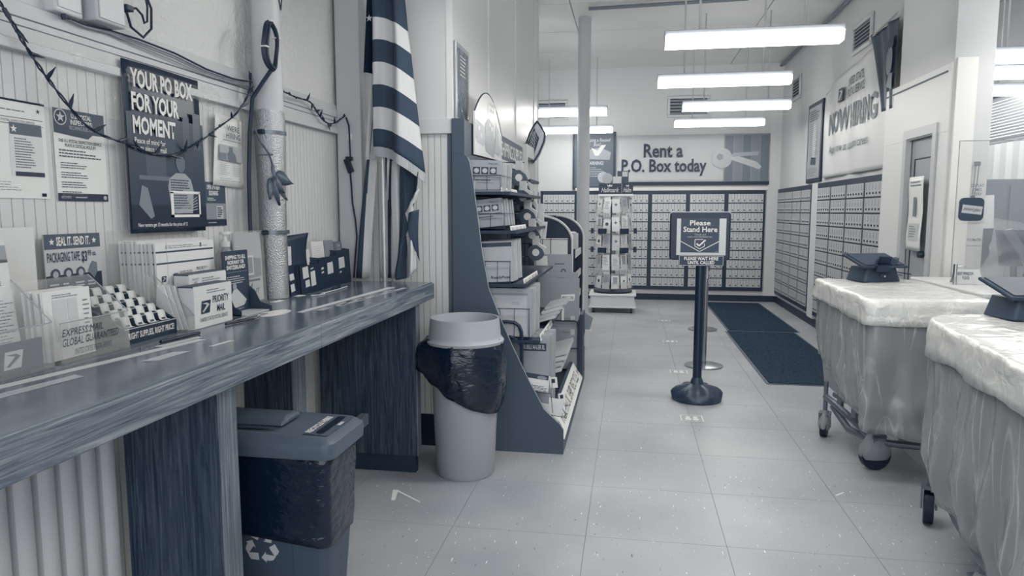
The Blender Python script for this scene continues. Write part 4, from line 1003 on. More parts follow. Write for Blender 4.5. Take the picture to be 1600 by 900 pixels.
# front kick with white strip
B().prism([(-.44, .0), (-.372, .0), (-.372, .07), (-.452, .20), (-.475, .20)], 'y', 4.10, 6.05).build('kick_panel', M(.30, .5), gd)
ks = sheet('white_strip', 1.62, .15, PAPER, frame((-.369, 4.13, .076), (0, 1, 0), (-.615, 0, 1)), gd, .002)
text(ks, 'PICK. PACK. SHIP. RECYCLE.', .22, .035, 1.45, .115, M(.22), .0); patch(ks, 'mark', star(.10, .075, .035, 6), M(.4), .001); patch(ks, 'mark', star(1.54, .075, .03, 6), M(.4), .001)
# header boards on the wall side
hb = thing('header_board', 'pale arched header board picturing parcels above the supply shelf', 'sign', (-1.0, 4.5, 1.8))
pts = []
def arch_z(s_): return 1.83 + .36 * math.sqrt(max(0, 1 - ((s_ - .40) / .45) ** 2))
AR = [(4.32, 1.80)] + [(4.32 + .92 * k / 24, 1.93 + .30 * math.sin(math.pi * (.12 + .82 * k / 24)) ** .8) for k in range(25)] + [(5.24, 1.82)]
hbm = B().prism(AR, 'x', -.965, -.955).build('board', M(.82, .3), hb)
B().tube([(-.957, y_, z_) for y_, z_ in AR[1:26]], .005, 5).build('rim', M(.10, .5), hb)
hf = sheet('picture', .001, .001, M(.6), frame((-.9535, 4.32, 1.80), L_R, L_U), hb, .0005)
def hp(nm, pts_, tn, off=0): 
    b = B(); b.add([(-.954 + off, 4.32 + a_, 1.80 + b_) for a_, b_ in pts_], [tuple(range(len(pts_)))]); return b.build(nm, M(tn, .35), hb)
hp('printed_ground', [(.01, .10), (.90, .06), (.90, .10), (.55, .18), (.01, .22)], .66)
hp('printed_parcel', [(.05, .08), (.28, .07), (.28, .20), (.05, .22)], .60, .0008)
hp('printed_parcel', [(.32, .05), (.62, .02), (.60, .24), (.42, .27), (.32, .22)], .56, .001)
hp('printed_parcel', [(.64, .06), (.80, .05), (.78, .22), (.68, .26)], .64, .0012)
for a_, b_ in ((.10, .16), (.16, .12), (.45, .22), (.52, .20)): hp('printed_label', rect(a_, b_, a_ + .04, b_ + .025), .86, .0016)
tm = sheet('title_plate', .3, .1, M(.82, .3), frame((-.9535, 4.72, 2.10), L_R, L_U), hb, .0004); text(tm, 'ready\npost', .04, .01, .24, .09, M(.5), 0, .001, .1)
bpy.data.objects.remove(hf); KIDS[hb.name] = [k for k in KIDS[hb.name] if k.name in bpy.data.objects] if False else []
h2 = thing('header_strip', 'grey header strip lettered for shipping supplies', 'sign', (-1.0, 5.6, 1.8))
hs = sheet('strip', 1.22, .215, M(.34, .6), frame((-.962, 5.10, 1.80), L_R, L_U), h2, .012)
text(hs, 'SHIPPING SUPPLIES', .16, .065, 1.18, .175, PAPER, .012, .001); patch(hs, 'lower_edge', rect(.05, .0, 1.22, .04), PALE)
# stock. boxes and mailers stand in rows with their faces to the camera
def mailer_row(name, label, grp, n, x0, x1, y0, dy, z0, h, tn, face, lean=.0, skew=0, thick=None, cat='mailer'):
    for k in range(n):
        Mx = frame((x0 + .004 * ((k * 7) % 3), y0 + dy * k, z0), (1, 0, skew), (-skew, lean, 1))
        o = sheet(name, x1 - x0, h - .004 * ((k * 5) % 3), M(tn + .03 * ((k % 3) - 1), .55), Mx, None, thick or dy * .8)
        tag(o, ORD[k] + ' ' + label, cat, grp)
        if k == 0: face(o, x1 - x0, h)
def box_face(o, w, h):
    patch(o, 'fold_line', rect(.005, h * .46, w, h * .475), M(.25))
    for k in range(3):
        q = patch(o, 'printed_panel', rect(w * (.22 + .24 * k), h * .56, w * (.42 + .24 * k), h * .78), M(.20, .5)); patch(q, 'printed_oval', disc(w * (.32 + .24 * k), h * .67, w * .075, 12, h * .08), M(.68, .5), .0012)
    text(o, 'Mailing Carton', w * .66, h * .84, w * .92, h * .93, M(.2)); lines(o, w * .3, h * .34, w * .8, h * .4, 1, M(.25), .5)
    b = patch(o, 'barcode_panel', rect(w * .12, h * .10, w * .30, h * .34), PALE); lines(b, w * .14, h * .13, w * .28, h * .3, 4, M(.25), .6, .0012, 3, 'barcode')
    text(o, 'Please Recycle This Box', w * .36, h * .26, w * .8, h * .31, M(.3))
def bubble_face(o, w, h):
    patch(o, 'top_stripe', rect(0, h * .86, w, h * .96), M(.26)); lines(o, w * .02, h * .45, w * .4, h * .82, 7, M(.55), .12, seed=6)
    text(o, 'ReadyPost', w * .38, h * .06, w * .92, h * .15, M(.22), .02)
def env_face(o, w, h):
    patch(o, 'panel_edge', rect(w * .03, h * .86, w * .92, h * .90), M(.52)); patch(o, 'panel', rect(w * .03, h * .03, w * .9, h * .85), M(.69, .5), .0006); lines(o, w * .55, h * .66, w * .75, h * .72, 2, M(.4), .3, .0012)
def poly_face(o, w, h):
    patch(o, 'title_band', rect(w * .42, h * .80, w * .93, h * .90), M(.16)); text(o, 'BUBBLE MAILER XL', w * .45, h * .82, w * .9, h * .88, PALE, .02, .0014)
mailer_row('mailing_carton', 'kraft mailing carton in the top row of the supply shelf', 'cartons on the top shelf', 7, -.975, -.765, 4.125, .062, 1.568, .185, .62, box_face, .03, -.03, cat='carton')
mailer_row('mailing_carton', 'kraft mailing carton in the second row of the supply shelf', 'cartons on the second shelf', 6, -.945, -.74, 4.125, .065, 1.345, .165, .60, box_face, .05, .10, cat='carton')
mailer_row('bubble_mailer', 'silver bubble mailer in the third row of the supply shelf', 'bubble mailers on the third shelf', 7, -.895, -.685, 4.125, .055, 1.022, .245, .68, bubble_face, .06, .05)
mailer_row('padded_envelope', 'grey padded envelope in the fourth row of the supply shelf', 'padded envelopes on the fourth shelf', 7, -.84, -.575, 4.125, .06, .70, .29, .64, env_face, .05)
mailer_row('poly_mailer', 'crinkled grey mailer in the bottom row of the supply shelf', 'mailers in the bottom bin', 6, -.76, -.47, 4.16, .05, .22, .48, .60, poly_face, .08)
# wire fences with price strips
def fence(label_z, x0, x1, y, h):
    b = B()
    b.tube([(x0, y, label_z), (x0, y, label_z + h), (x1, y, label_z + h), (x1, y, label_z)], .003, 5)
    b.tube([(x0 + (x1 - x0) * .25, y, label_z), (x0 + (x1 - x0) * .25, y, label_z + h)], .0018, 5).tube([(x0 + (x1 - x0) * .62, y, label_z), (x0 + (x1 - x0) * .62, y, label_z + h)], .0018, 5).tube([(x0, y, label_z + .004), (x1, y, label_z + .004)], .0018, 5)
    b.tube([(x1, y, label_z + h), (x1 + .01, y + .5, label_z + h)], .002, 5)
    b.build('wire_fence', M(.10, .4), gd)
for z, x0, x1, y, h in ((1.57, -.97, -.757, 4.112, .09), (1.345, -.95, -.735, 4.112, .09), (1.022, -.90, -.70, 4.112, .13), (.69, -.82, -.585, 4.112, .18)): fence(z, x0, x1, y, h)
for (z, xf), n in zip(SH, range(4)):
    s_ = sheet('price_strip', .62, .04, PAPER, frame((xf - .055 + .02 * n, 4.14, z - .012), (.0, 1, 0), (-.2, 0, 1)), gd, .003)
    for k in range(4): text(s_, ('MAILER', 'CARTON', 'PADDED', 'BUBBLE')[n] + ' $%d' % (2 + k), .02 + .15 * k, .008, .13 + .15 * k, .03, M(.25))
# black bent tube rail behind the side panel
B().tube([(-.80, 4.118, .785), (-.72, 4.118, .79), (-.67, 4.118, .785), (-.645, 4.118, .765), (-.632, 4.118, .73), (-.63, 4.118, .66), (-.63, 4.118, .42)], .011, 8).tube([(-.78, 4.118, .70), (-.70, 4.118, .70), (-.66, 4.118, .685), (-.635, 4.118, .65)], .008, 8).build('tube_rail', M(.15, .4), gd, smooth=True)
# small wire baskets of stock low down
for k, (x0, y0, z0, w_, h_, lb) in enumerate(((-.64, 4.13, .385, .17, .10, 'pack of pale note cards in a low wire basket'), (-.56, 4.16, .235, .17, .10, 'pale card pack in the lowest wire basket'))):
    o = sheet('card_pack', w_, h_, M(.80, .5), frame((x0, y0 - .012, z0), (1, 0, -.12), (.12, .3, 1)), None, .03); tag(o, lb, 'card pack')
    if k == 0:
        patch(o, 'dark_header', rect(0, h_ * .72, w_ * .95, h_), M(.14)); lines(o, .0, .0, w_, h_ * .35, 4, M(.25), .4); patch(o, 'printed_oval', disc(w_ * .72, h_ * .82, .03, 12, .012), GREY, .0014)
    B().tube([(x0 - .01, y0 - .03, z0), (x0 + w_ + .02, y0 - .03, z0 - .02), (x0 + w_ + .03, y0 - .03, z0 + .06)], .002, 5).tube([(x0 + w_ + .02, y0 - .03, z0 - .02), (x0 + w_ + .03, y0 - .02, max(.24, z0 - .14))], .002, 5).build('wire_basket', M(.10, .4), gd)
tg = sheet('price_tag', .045, .065, PAPER, frame((-.455, 4.115, .395), (1, 0, .1), (-.1, 0, 1)), gd, .001); patch(tg, 'barcode', rect(.01, .03, .032, .055), M(.2))
tg = sheet('price_tag', .045, .065, PAPER, frame((-.425, 4.35, .235), (1, .5, .1), (-.1, 0, 1)), gd, .001); patch(tg, 'barcode', rect(.01, .03, .032, .055), M(.2))
# wide flat packs spilling to the aisle at the lower front
for k in range(4):
    o = B().obox(Matrix.Translation((-.62 + .02 * k, 4.62 + .04 * k, .70 + .026 * k)) @ Matrix.Rotation(-.30, 4, 'Y'), 0, .15, 0, .34, 0, .018).build('flat_mailer', M(.70 - .04 * (k % 2), .5)); tag(o, '%s flat pale mailer from below, stacked beside the padded envelopes' % ORD[k], 'mailer', 'flat mailers beside the cartons')
for k in range(4):
    o = B().obox(Matrix.Translation((-.60 + .012 * k, 4.60 + .03 * k, .34 + .034 * k)) @ Matrix.Rotation(-.28, 4, 'Y'), 0, .17, 0, .5, 0, .024).build('flat_mailer', M(.74 - .05 * (k % 2), .5)); tag(o, '%s flat mailer from below in the low stack above the white strip' % ORD[k], 'mailer', 'flat mailers in the low stack')
# tape rolls on hooks
def tape_roll():
    t = thing('hanging_tape', 'roll of packing tape on its card hanging from a shelf hook', 'tape', (0, 0, 0), 0, 'tape rolls hanging from hooks')
    b = B(); n = 20
    b.lathe([(.022, -.024), (.05, -.024), (.05, .024), (.022, .024), (.022, -.024)], (0, 0, 0), n)
    b.v = [(p[0], p[2], p[1]) for p in b.v]
    b.build('roll', M(.34, .2, .6), t, smooth=True)
    b = B(); b.lathe([(.017, -.025), (.022, -.025), (.022, .025), (.017, .025), (.017, -.025)], (0, 0, 0), n); b.v = [(p[0], p[2], p[1]) for p in b.v]; b.build('core', M(.85), t, smooth=True)
    B().box(-.02, .02, -.027, .027, .045, .10).prism([(.01, .06), (.06, .03), (.055, -.01), (.04, .02), (.0, .05)], 'y', -.026, .026).build('dispenser_card', M(.74, .5), t)
    B().cyl((-.14, 0, .092), (.03, 0, .092), .003, n=6).build('hook', M(.15, .4), t)
    return t
hk = [(-.83, 5.30, 1.70), (-.80, 5.30, 1.55), (-.765, 5.30, 1.41), (-.73, 5.30, 1.27), (-.70, 5.30, 1.14),
      (-.83, 5.45, 1.62), (-.785, 5.45, 1.47), (-.75, 5.45, 1.33)]
tr = tape_roll()
for k, p in enumerate(hk):
    Mx = Matrix.Translation(p) @ Matrix.Scale(1.25, 4)
    lb = '%s roll of packing tape from the top in the %s hanging column' % (ORD[k % 5], ('nearer', 'farther')[k // 5])
    if k: copy_tree(tr, Mx, lb)
    else: tr['label'] = lb
tr_m = Matrix.Translation(hk[0]) @ Matrix.Scale(1.25, 4); tr.matrix_basis = tr_m; MAT[tr.name] = tr_m
# wire grid and hanging packs behind the rolls
b = B()
for k in range(9): b.tube([(-.98 + .036 * k, 5.62, .95), (-.98 + .036 * k, 5.62, 1.6)], .003, 5)
for k in range(6): b.tube([(-1.0, 5.62, .98 + .105 * k), (-.685, 5.62, .98 + .105 * k)], .003, 5)
g_ = b.build('wire_grid', M(.10, .4), gd); g_['kind'] = 'stuff'
for k, (x, z, tn) in enumerate(((-.84, 1.60, .72), (-.80, 1.53, .55), (-.77, 1.38, .18), (-.75, 1.24, .15), (-.72, 1.44, .78), (-.70, 1.30, .82), (-.69, 1.02, .85))):
    o = B().obox(Matrix.Translation((x, 5.56 + .004 * k, z)) @ Matrix.Rotation(.1 * (k % 3 - 1), 4, 'Y'), -.045, .045, -.008, .008, -.07, .07).build('hanging_pack', M(tn, .4)); tag(o, ('pale blister pack hanging highest on the wire grid', 'grey pack hanging near the top of the wire grid', 'dark pack hanging mid grid beside the tape rolls', 'dark pack hanging low on the wire grid', 'white tall pack hanging at the grid edge', 'white pack with a tag at the grid edge', 'white curled instruction card at the foot of the grid')[k], 'pack')
    lines(o, 0, 0, .01, .01, 1, M(.3)) if 0 else None
# flat kraft boxes standing at the far end of the gondola
KR = .58
for k, (x0, x1, y0, z0, z1, lb) in enumerate(((-.80, -.475, 5.88, .20, 1.09, 'tallest flat grey carton standing behind the others at the shelf end'), (-.76, -.42, 5.82, .16, .945, 'second flat grey carton, with a small handle slot'), (-.745, -.405, 5.77, .14, .90, 'front flat grey carton with a white sticker at the shelf end'))):
    o = sheet('flat_carton', x1 - x0, z1 - z0, M(KR + .02 * (k == 0), .55), frame((x0, y0, z0), F_R, F_U), None, .03); tag(o, lb, 'carton')
    w_, h_ = x1 - x0, z1 - z0
    if k == 2:
        s_ = patch(o, 'sticker', [(w_ * .55, h_ * .74), (w_ * .88, h_ * .76), (w_ * .90, h_ * .83), (w_ * .57, h_ * .82)], PAPER); text(o, 'MEDIUM CARTON', w_ * .59, h_ * .768, w_ * .86, h_ * .805, M(.2), .02, .0016)
        for zz in (.55, .40): text(o, 'MAILING CARTON', w_ * .60, h_ * zz, w_ * .78, h_ * (zz + .016), M(.25)); patch(o, 'size_mark', rect(w_ * .80, h_ * (zz - .02), w_ * .90, h_ * (zz + .04)), PALE)
        patch(o, 'fold_line', rect(0, h_ * .47, w_, h_ * .474), M(.36))
    if k == 0: lines(o, w_ * .55, h_ * .90, w_ * .85, h_ * .92, 1, M(.25)); patch(o, 'recycling_ring', disc(w_ * .78, h_ * .84, .022), M(.25)); patch(o, 'recycling_hole', disc(w_ * .78, h_ * .84, .013), M(KR + .02, .55), .0012)
    if k == 1: patch(o, 'handle_slot', rect(w_ * .5, h_ * .93, w_ * .68, h_ * .943), M(.2))
o = B().tube([(-.80, 5.74, .55), (-.44, 5.74, .55), (-.415, 5.74, .54), (-.405, 5.74, .50), (-.405, 5.74, .10)], .008, 6).tube([(-.80, 5.74, .32), (-.41, 5.74, .32)], .006, 6).tube([(-.405, 5.74, .55), (-.38, 6.04, .55), (-.38, 6.04, .1)], .008, 6).build('bin_rail', M(.14, .4), gd, smooth=True)
o = sheet('priced_tag', .02, .16, PAPER, frame((-.545, 5.735, .55), F_R, F_U), gd, .002)
B().box(-.40, -.372, 5.76, 6.06, .10, .60).build('end_bin', M(.20, .5), gd)
o = B().prism([(-.40, .60), (-.30, .54), (-.33, .43), (-.40, .45)], 'y', 6.0, 6.03).build('carton_flap', M(.48, .5)); tag(o, 'loose grey carton flap poking out past the shelf end', 'carton')
o = B().obox(Matrix.Translation((-.365, 6.0, .30)) @ Matrix.Rotation(.15, 4, 'Y'), -.02, .03, -.03, .03, 0, .14).build('paper_bundle', PALE); tag(o, 'small bundle of pale papers tucked beside the shelf end', 'papers')

# ================================================================== arched brochure unit
au = thing('arched_rack', 'dark arch topped rack of forms beyond the supply shelf', 'rack', (-.8, 7.1, 0))
def archp(xr, top, r):
    pts = [(-1.04, 0), (xr, 0)]
    for k in range(13):
        a = math.pi / 2 * k / 12; pts.append((xr - r + r * math.cos(a), top - r * .8 + r * .8 * math.sin(a)))
    pts.append((-1.04, top)); return pts
for y0, y1, xr in ((6.56, 6.60, -.53), (7.58, 7.62, -.49)):
    P = archp(xr, 1.405, .30)
    p = B().prism(P, 'y', y0, y1).build('arch_panel', M(.12, .4), au)
    B().tube([(x, y0 - .002, z) for x, z in P[1:-1]], .012, 6).build('pale_edge', M(.80, .4), p, smooth=True)
pl_ = sheet('lettering_plate', .3, .2, M(.12, .4), frame((-.80, 6.557, .90), F_R, F_U), au, .0006); text(pl_, 'POSTAL RATES\nAT YOUR SERVICE', -.05, .09, .235, .165, PALE, .03)
for z in (1.02, .80, .58, .36, .14):
    B().box(-1.02, -.53, 6.60, 7.58, z - .012, z).build('shelf_board', M(.16, .5), au)
    B().box(-.53, -.515, 6.60, 7.58, z - .02, z + .045).build('shelf_lip', M(.74, .4), au)
    B().box(-1.02, -1.0, 6.60, 7.58, z, z + .15).build('back_panel', M(.10, .5), au)
for k in range(8):
    o = B().obox(Matrix.Translation((-.62 - .03 * (k % 2), 6.68 + .11 * k, 1.022)) @ Matrix.Rotation(.15, 4, 'X'), -.22, .09, 0, .03, 0, .20 + .01 * (k % 3)).build('form_stack', M(.80 - .03 * (k % 3), .5)); tag(o, '%s pale stack of forms from the front on the arched rack' % ORD[k], 'forms', 'form stacks on the arched rack')
o = sheet('mailing_envelope', .30, .27, M(.84, .4), frame((-.87, 6.52, .93), (1, 0, 0), (0, .05, 1)), None, .03); tag(o, 'glossy white envelope bundle in a wire holder on the arched rack', 'envelope')
B().tube([(-.88, 6.48, .94), (-.88, 6.48, 1.19), (-.545, 6.48, 1.19), (-.545, 6.48, .94), (-.88, 6.48, .94)], .004, 5).tube([(-.72, 6.48, .94), (-.72, 6.48, 1.20)], .004, 5).build('wire_holder', M(.10, .4), au)

# ================================================================== on the panelled wall
fr_ = thing('framed_notice', 'narrow silver framed glossy notice on the panelled wall above the shelf', 'picture', (XC, 4.34, 2.2))
B().box(XC + .002, XC + .02, 4.16, 4.50, 1.985, 2.45).build('frame', M(.62, .3, .5, .4), fr_, bevel=.003)
f = sheet('glazed_print', .27, .41, M(.42, .06, .9, 0, (7, .9)), frame((XC + .0215, 4.195, 2.01), L_R, L_U), fr_, .001); lines(f, .05, .25, .22, .38, 6, PALE, .4, seed=2)
ht = thing('wall_heater', 'silver tilted heater with a grille, mounted high on the panelled wall', 'heater', (-1.0, 7.1, 2.1))
K = [(-.925, 2.335), (-.885, 2.28), (-.845, 2.215), (-.855, 2.14), (-.905, 2.02), (-.965, 1.925), (-.985, 1.955), (-1.03, 2.0), (-1.045, 2.04), (-1.035, 2.12), (-1.0, 2.22), (-.955, 2.30)]
B().prism(K, 'y', 7.04, 7.16).build('shell', M(.68, .25, .5, .5), ht, bevel=.012)
B().tube([(x, 7.035, z) for x, z in K + K[:1]], .007, 6).build('rim', M(.22, .4), ht)
gr = B().add([(-.955, 7.033, 2.27), (-.905, 7.033, 2.17), (-.955, 7.033, 2.01), (-1.02, 7.033, 2.04), (-1.02, 7.033, 2.12)], [(0, 1, 2, 3, 4)]).build('grille', M(.20, .4), ht)
b = B()
for k in range(7): b.tube([(-.945 - .011 * k, 7.03, 2.255 - .028 * k), (-.915 - .008 * k, 7.03, 2.18 - .024 * k)], .0025, 4)
for k in range(3): b.tube([(-.94 - .012 * k, 7.029, 2.25 - .01 * k), (-1.01 + .024 * (2 - k), 7.029, 2.045)], .003, 4)
b.build('grille_bars', M(.70, .3, .5, .5), gr)
B().tube([(-.99, 7.10, 2.08), (-1.03, 7.10, 2.10), (XC, 7.10, 2.10)], .02, 8).build('bracket_arm', M(.6, .4), ht)
wb = thing('wall_box', 'white open fronted utility box under the wall heater', 'box', (-1.0, 6.8, 1.9))
B().box(XC, -.955, 6.55, 7.20, 1.955, 2.07).box(XC, -1.03, 6.55, 7.2, 1.75, 1.955).box(XC, -.945, 7.1, 7.22, 1.75, 1.955).box(XC, -.95, 6.55, 6.57, 1.75, 1.955).build('casing', M(.80, .45), wb, bevel=.004)
B().box(XC, -.93, 6.60, 7.24, 1.725, 1.75).build('lower_shelf', M(.15, .4), wb)
# ================================================================== post office boxes
BOXF = M(.72, .4, .4, .1); BOXD = M(.14, .4); LOCK = M(.16, .3); SLIT = M(.40, .4)
NX, NZ = 6, 10
def door_mesh(w, h):
    b = B(); b.box(-w / 2, w / 2, -h / 2, h / 2, 0, .012)
    b.box(-w * .03, w * .03, -h * .05, h * .42, .012, .0135, 2)
    b.box(w * .10, w * .34, -h * .34, -h * .20, .012, .018, 1)
    return b.mesh('box_door', [BOXF, LOCK, SLIT])
def po_unit(label, Mx, w, z0, z1):
    t = thing('po_box_unit', label, 'mailboxes', (0, 0, 0), 0, 'banks of post office boxes')
    t.matrix_basis = Mx; MAT[t.name] = Mx
    h = z1 - z0
    fr = B().box(0, w, z0 - .05, z1 + .055, 0, .03).build('frame', BOXD, t, Mx)
    cw, chh = (w - .062) / NX, h / NZ
    me = door_mesh(cw - .005, chh - .017)
    for i in range(NX):
        for j in range(NZ):
            o = bpy.data.objects.new('box_door', me)
            link(o, Mx @ Matrix.Translation((.031 + cw * (i + .5), z0 + chh * (j + .5), .028)), t)
names = ['bank of small metal post office boxes on the far wall, leftmost, left of the column',
         'bank of small metal post office boxes on the far wall just left of the column',
         'bank of small metal post office boxes on the far wall behind the card rack',
         'bank of small metal post office boxes on the far wall right of the card rack',
         'bank of small metal post office boxes on the far wall behind the sign stand',
         'bank of small metal post office boxes on the far wall, rightmost, beside the corner']
for k in range(6):
    po_unit(names[k], frame((-1.48 + .597 * k, YF - .001, 0), F_R, F_U), .597, .224, 1.728)
for k in range(4):
    po_unit('bank of post office boxes on the right wall, %s' % ('nearest the far corner', 'second from the far corner', 'third from the far corner', 'last before the white post')[k], frame((XR - .001, 11.68 - .52 * k, 0), R_R, R_U), .52, .20, 1.735)
for k in range(4):
    po_unit('bank of post office boxes on the right wall, %s' % ('first after the white post', 'second after the white post', 'third after the white post', 'nearest the door')[k], frame((XR - .001, 9.29 - .60 * k, 0), R_R, R_U), .60, .20, 1.735)

# ================================================================== far wall
def wavy(a, n, s_): return lambda u, v: .012 + a * math.sin(u * n + s_) * (.4 + .6 * v) + a * .6 * math.sin(u * n * 2.3 + v * 4 + s_)
bn = sheet('banner', 2.36, .80, M(.72, .5), frame((-.218, YF - .012, 1.865), F_R, F_U), None, .002, wavy(.007, 9, 1), (40, 8)); tag(bn, 'wide cloth banner advertising box rental on the far wall', 'banner')
text(bn, 'Rent a', .41, .44, 1.03, .66, DARK, .025, .03); text(bn, 'P.O. Box today', .06, .145, 1.40, .42, DARK, .025, .03)
patch(bn, 'dark_hem', rect(-.0, .0, 2.36, .055), M(.12), .030)
ph = patch(bn, 'printed_photo', rect(1.66, .03, 2.35, .79), M(.50, .4), .029)
for k in range(5): patch(ph, 'printed_box', rect(1.68 + .135 * k, .06, 1.80 + .135 * k, .77), M(.42 + .06 * (k % 2), .4), .0305)
kr = patch(ph, 'key_ring', disc(1.63, .42, .16, 24), M(.66, .3), .032); patch(kr, 'key_hole', disc(1.60, .44, .05, 16), M(.52, .3), .0335)
patch(ph, 'key_blade', [(1.76, .40), (2.20, .24), (2.24, .28), (2.16, .36), (1.79, .48)], M(.70, .3), .0325); patch(ph, 'key_blade', [(1.78, .44), (2.18, .46), (2.2, .52), (1.8, .50)], M(.60, .3), .0328)
rp_ = tag(sheet('poster', .70, .93, M(.16, .4), frame((-.95, YF - .025, 1.80), F_R, F_U), None, .02), 'dark framed poster warning about reused boxes beside the column', 'poster')
f = patch(rp_, 'printed_ground', rect(.03, .05, .655, .90), M(.36, .4)); text(rp_, 'Shipping a Reused\nBox?', .18, .70, .61, .83, PALE, .01, .002, .2)
text(rp_, 'WARNING!', .22, .40, .50, .46, PALE, .02, .002); patch(rp_, 'printed_parcels', [(.10, .50), (.60, .48), (.62, .60), (.45, .68), (.12, .63)], M(.58, .4), .0016); patch(rp_, 'printed_beam', [(.30, .68), (.36, .55), (.42, .55), (.54, .72), (.46, .72), (.40, .63)], M(.80, .4), .002)
lines(rp_, .12, .20, .55, .37, 6, PALE, .25, .002, 3); patch(rp_, 'seal', disc(.50, .20, .09, 18), M(.66, .4), .0022)
def vent(label, Mx, w, h, n):
    t = thing('air_vent', label, 'vent'); t.matrix_basis = Mx; MAT[t.name] = Mx
    e = .045
    B().box(e, w - e, e, h - e, .001, .004).build('dark_back', M(.10, .6), t, Mx)
    for bx_ in ((0, w, 0, e), (0, w, h - e, h), (0, e, e, h - e), (w - e, w, e, h - e)):
        B().prism([(bx_[0], bx_[2]), (bx_[1], bx_[2]), (bx_[1], bx_[3]), (bx_[0], bx_[3])], 'z', .001, .03).build('flange', M(.74, .4), t, Mx, bevel=.01)
    for k in range(n):
        zz = e + (h - 2 * e) * (k + .5) / n
        B().add([(e, zz - .02, .022), (w - e, zz - .02, .022), (w - e, zz + .012, .006), (e, zz + .012, .006)], [(0, 1, 2, 3)]).build('louvre', M(.56, .4), t, Mx, solid=.003)
vent('dark slotted air vent high on the far wall behind the lights', frame((.55, YF, 2.935), F_R, F_U), .66, .335, 5)
vent('partly hidden air vent high on the far wall left of the column', frame((-1.60, YF, 2.93), F_R, F_U), .56, .32, 4)
vent('air vent high on the right wall near the far corner', frame((XR, 11.08, 3.02), R_R, R_U), .55, .335, 6)
vent('air vent high on the right wall above the hiring banner', frame((XR, 8.21, 3.08), R_R, R_U), .63, .31, 6)
# ================================================================== right wall
fp = thing('framed_picture', 'tall black framed print of a standing figure on the right wall', 'picture', (XR, 9.6, 1.8))
B().box(XR - .03, XR, 9.235, 9.935, 1.815, 2.815).build('frame', M(.12, .4), fp, bevel=.006)
f = sheet('print', .60, .90, M(.64, .3), frame((XR - .031, 9.885, 1.865), R_R, R_U), fp, .001)
patch(f, 'printed_figure', [(.24, .25), (.22, .50), (.26, .66), (.30, .72), (.36, .66), (.40, .48), (.36, .25)], M(.80, .4)); patch(f, 'printed_plinth', [(.15, .18), (.42, .16), (.44, .25), (.18, .27)], M(.3, .4)); lines(f, .06, .72, .54, .86, 5, M(.3), .5, seed=4); lines(f, .06, .02, .54, .14, 6, M(.45), .3, seed=5); lines(f, .08, .28, .52, .70, 16, M(.5), .3, .0009, 8, 'printed_texture')
def bancurl(u, v): return .02 + .05 * max(0, v - .72) * math.sin(u * 7) ** 2 + .012 * math.sin(u * 11) * (1 - v * .4) + .01 * math.sin(u * 23 + v * 3)
hbn = sheet('banner', 2.12, 1.16, M(.80, .45), frame((XR - .004, 9.13, 1.845), R_R, R_U), None, .002, bancurl, (44, 24)); tag(hbn, 'large pale hiring banner sagging on the right wall', 'banner')
for v_ in hbn.data.vertices:        # the top edge sags between its two fixings
    u = v_.co.x / 2.12; v = v_.co.y / 1.16
    v_.co.y -= max(0, v - .6) * (.42 * (1 - min(1, u / .35)) + .12 * math.sin(u * math.pi) - .10 * u)
def onb(x, y, z):
    u, v = x / 2.12, y / 1.16
    return (x, y - max(0, v - .6) * (.42 * (1 - min(1, u / .35)) + .12 * math.sin(u * math.pi) - .10 * u), bancurl(u, v) + .008)
eagle(hbn, .58, .81, .18, DARK, PALE, .040); text(hbn, 'UNITED STATES\nPOSTAL SERVICE', .85, .83, 1.46, 1.04, DARK, .01, fn=onb)
text(hbn, 'NOW HIRING', .22, .48, 1.86, .74, M(.28), .03, fn=onb); text(hbn, 'Apply now at usps.com/careers', .28, .24, 1.66, .36, M(.30), .0, fn=onb)
def dpc(u, v): return .02 + .012 * math.sin(u * 9 + v) + .008 * math.sin(u * 19)
dpn = sheet('hanging_poster', .70, .76, M(.30, .5), frame((XR - .062, 7.38, 2.34), R_R, R_U), None, .002, dpc, (24, 20)); tag(dpn, 'dark crumpled poster with a face hanging loose beside the pillar', 'poster')
for v_ in dpn.data.vertices:
    u = v_.co.x / .70; v = v_.co.y / .76
    v_.co.x += (1 - v) ** .8 * .42 * (1 - u)
patch(dpn, 'printed_face', disc(.60, .42, .075, 20, .13), M(.46, .5), .046); patch(dpn, 'printed_hair', [(.52, .46), (.53, .57), (.60, .62), (.69, .60), (.69, .52), (.58, .52)], M(.14, .5), .0475); patch(dpn, 'printed_collar', [(.56, .20), (.69, .16), (.69, .30), (.60, .30)], M(.42, .5), .046)
B().tube([(XR - .09, 7.40, 3.06), (XR - .09, 7.2, 3.10), (XR - .09, 6.9, 3.12), (XR - .09, 6.69, 3.14)], .012, 6).build('tape_edge', M(.70, .2), dpn)
dn = tag(sheet('door_notice', .30, .58, M(.86, .5), frame((XP - .012, 6.19, 1.14), R_R, R_U), None, .002, lambda u, v: .01 + .004 * math.sin(v * 9) + .006 * u, (6, 16)), 'ragged white notices taped down the grey door', 'notice')
patch(dn, 'printed_photo', rect(.13, .27, .18, .42), M(.45, .5), .022); lines(dn, .05, .50, .27, .55, 2, M(.4), .35, .022)
bx_ = patch(dn, 'boxed_text', rect(.05, .08, .25, .215), M(.76, .5), .021); lines(dn, .08, .10, .22, .20, 5, M(.4), .3, .023, 9)

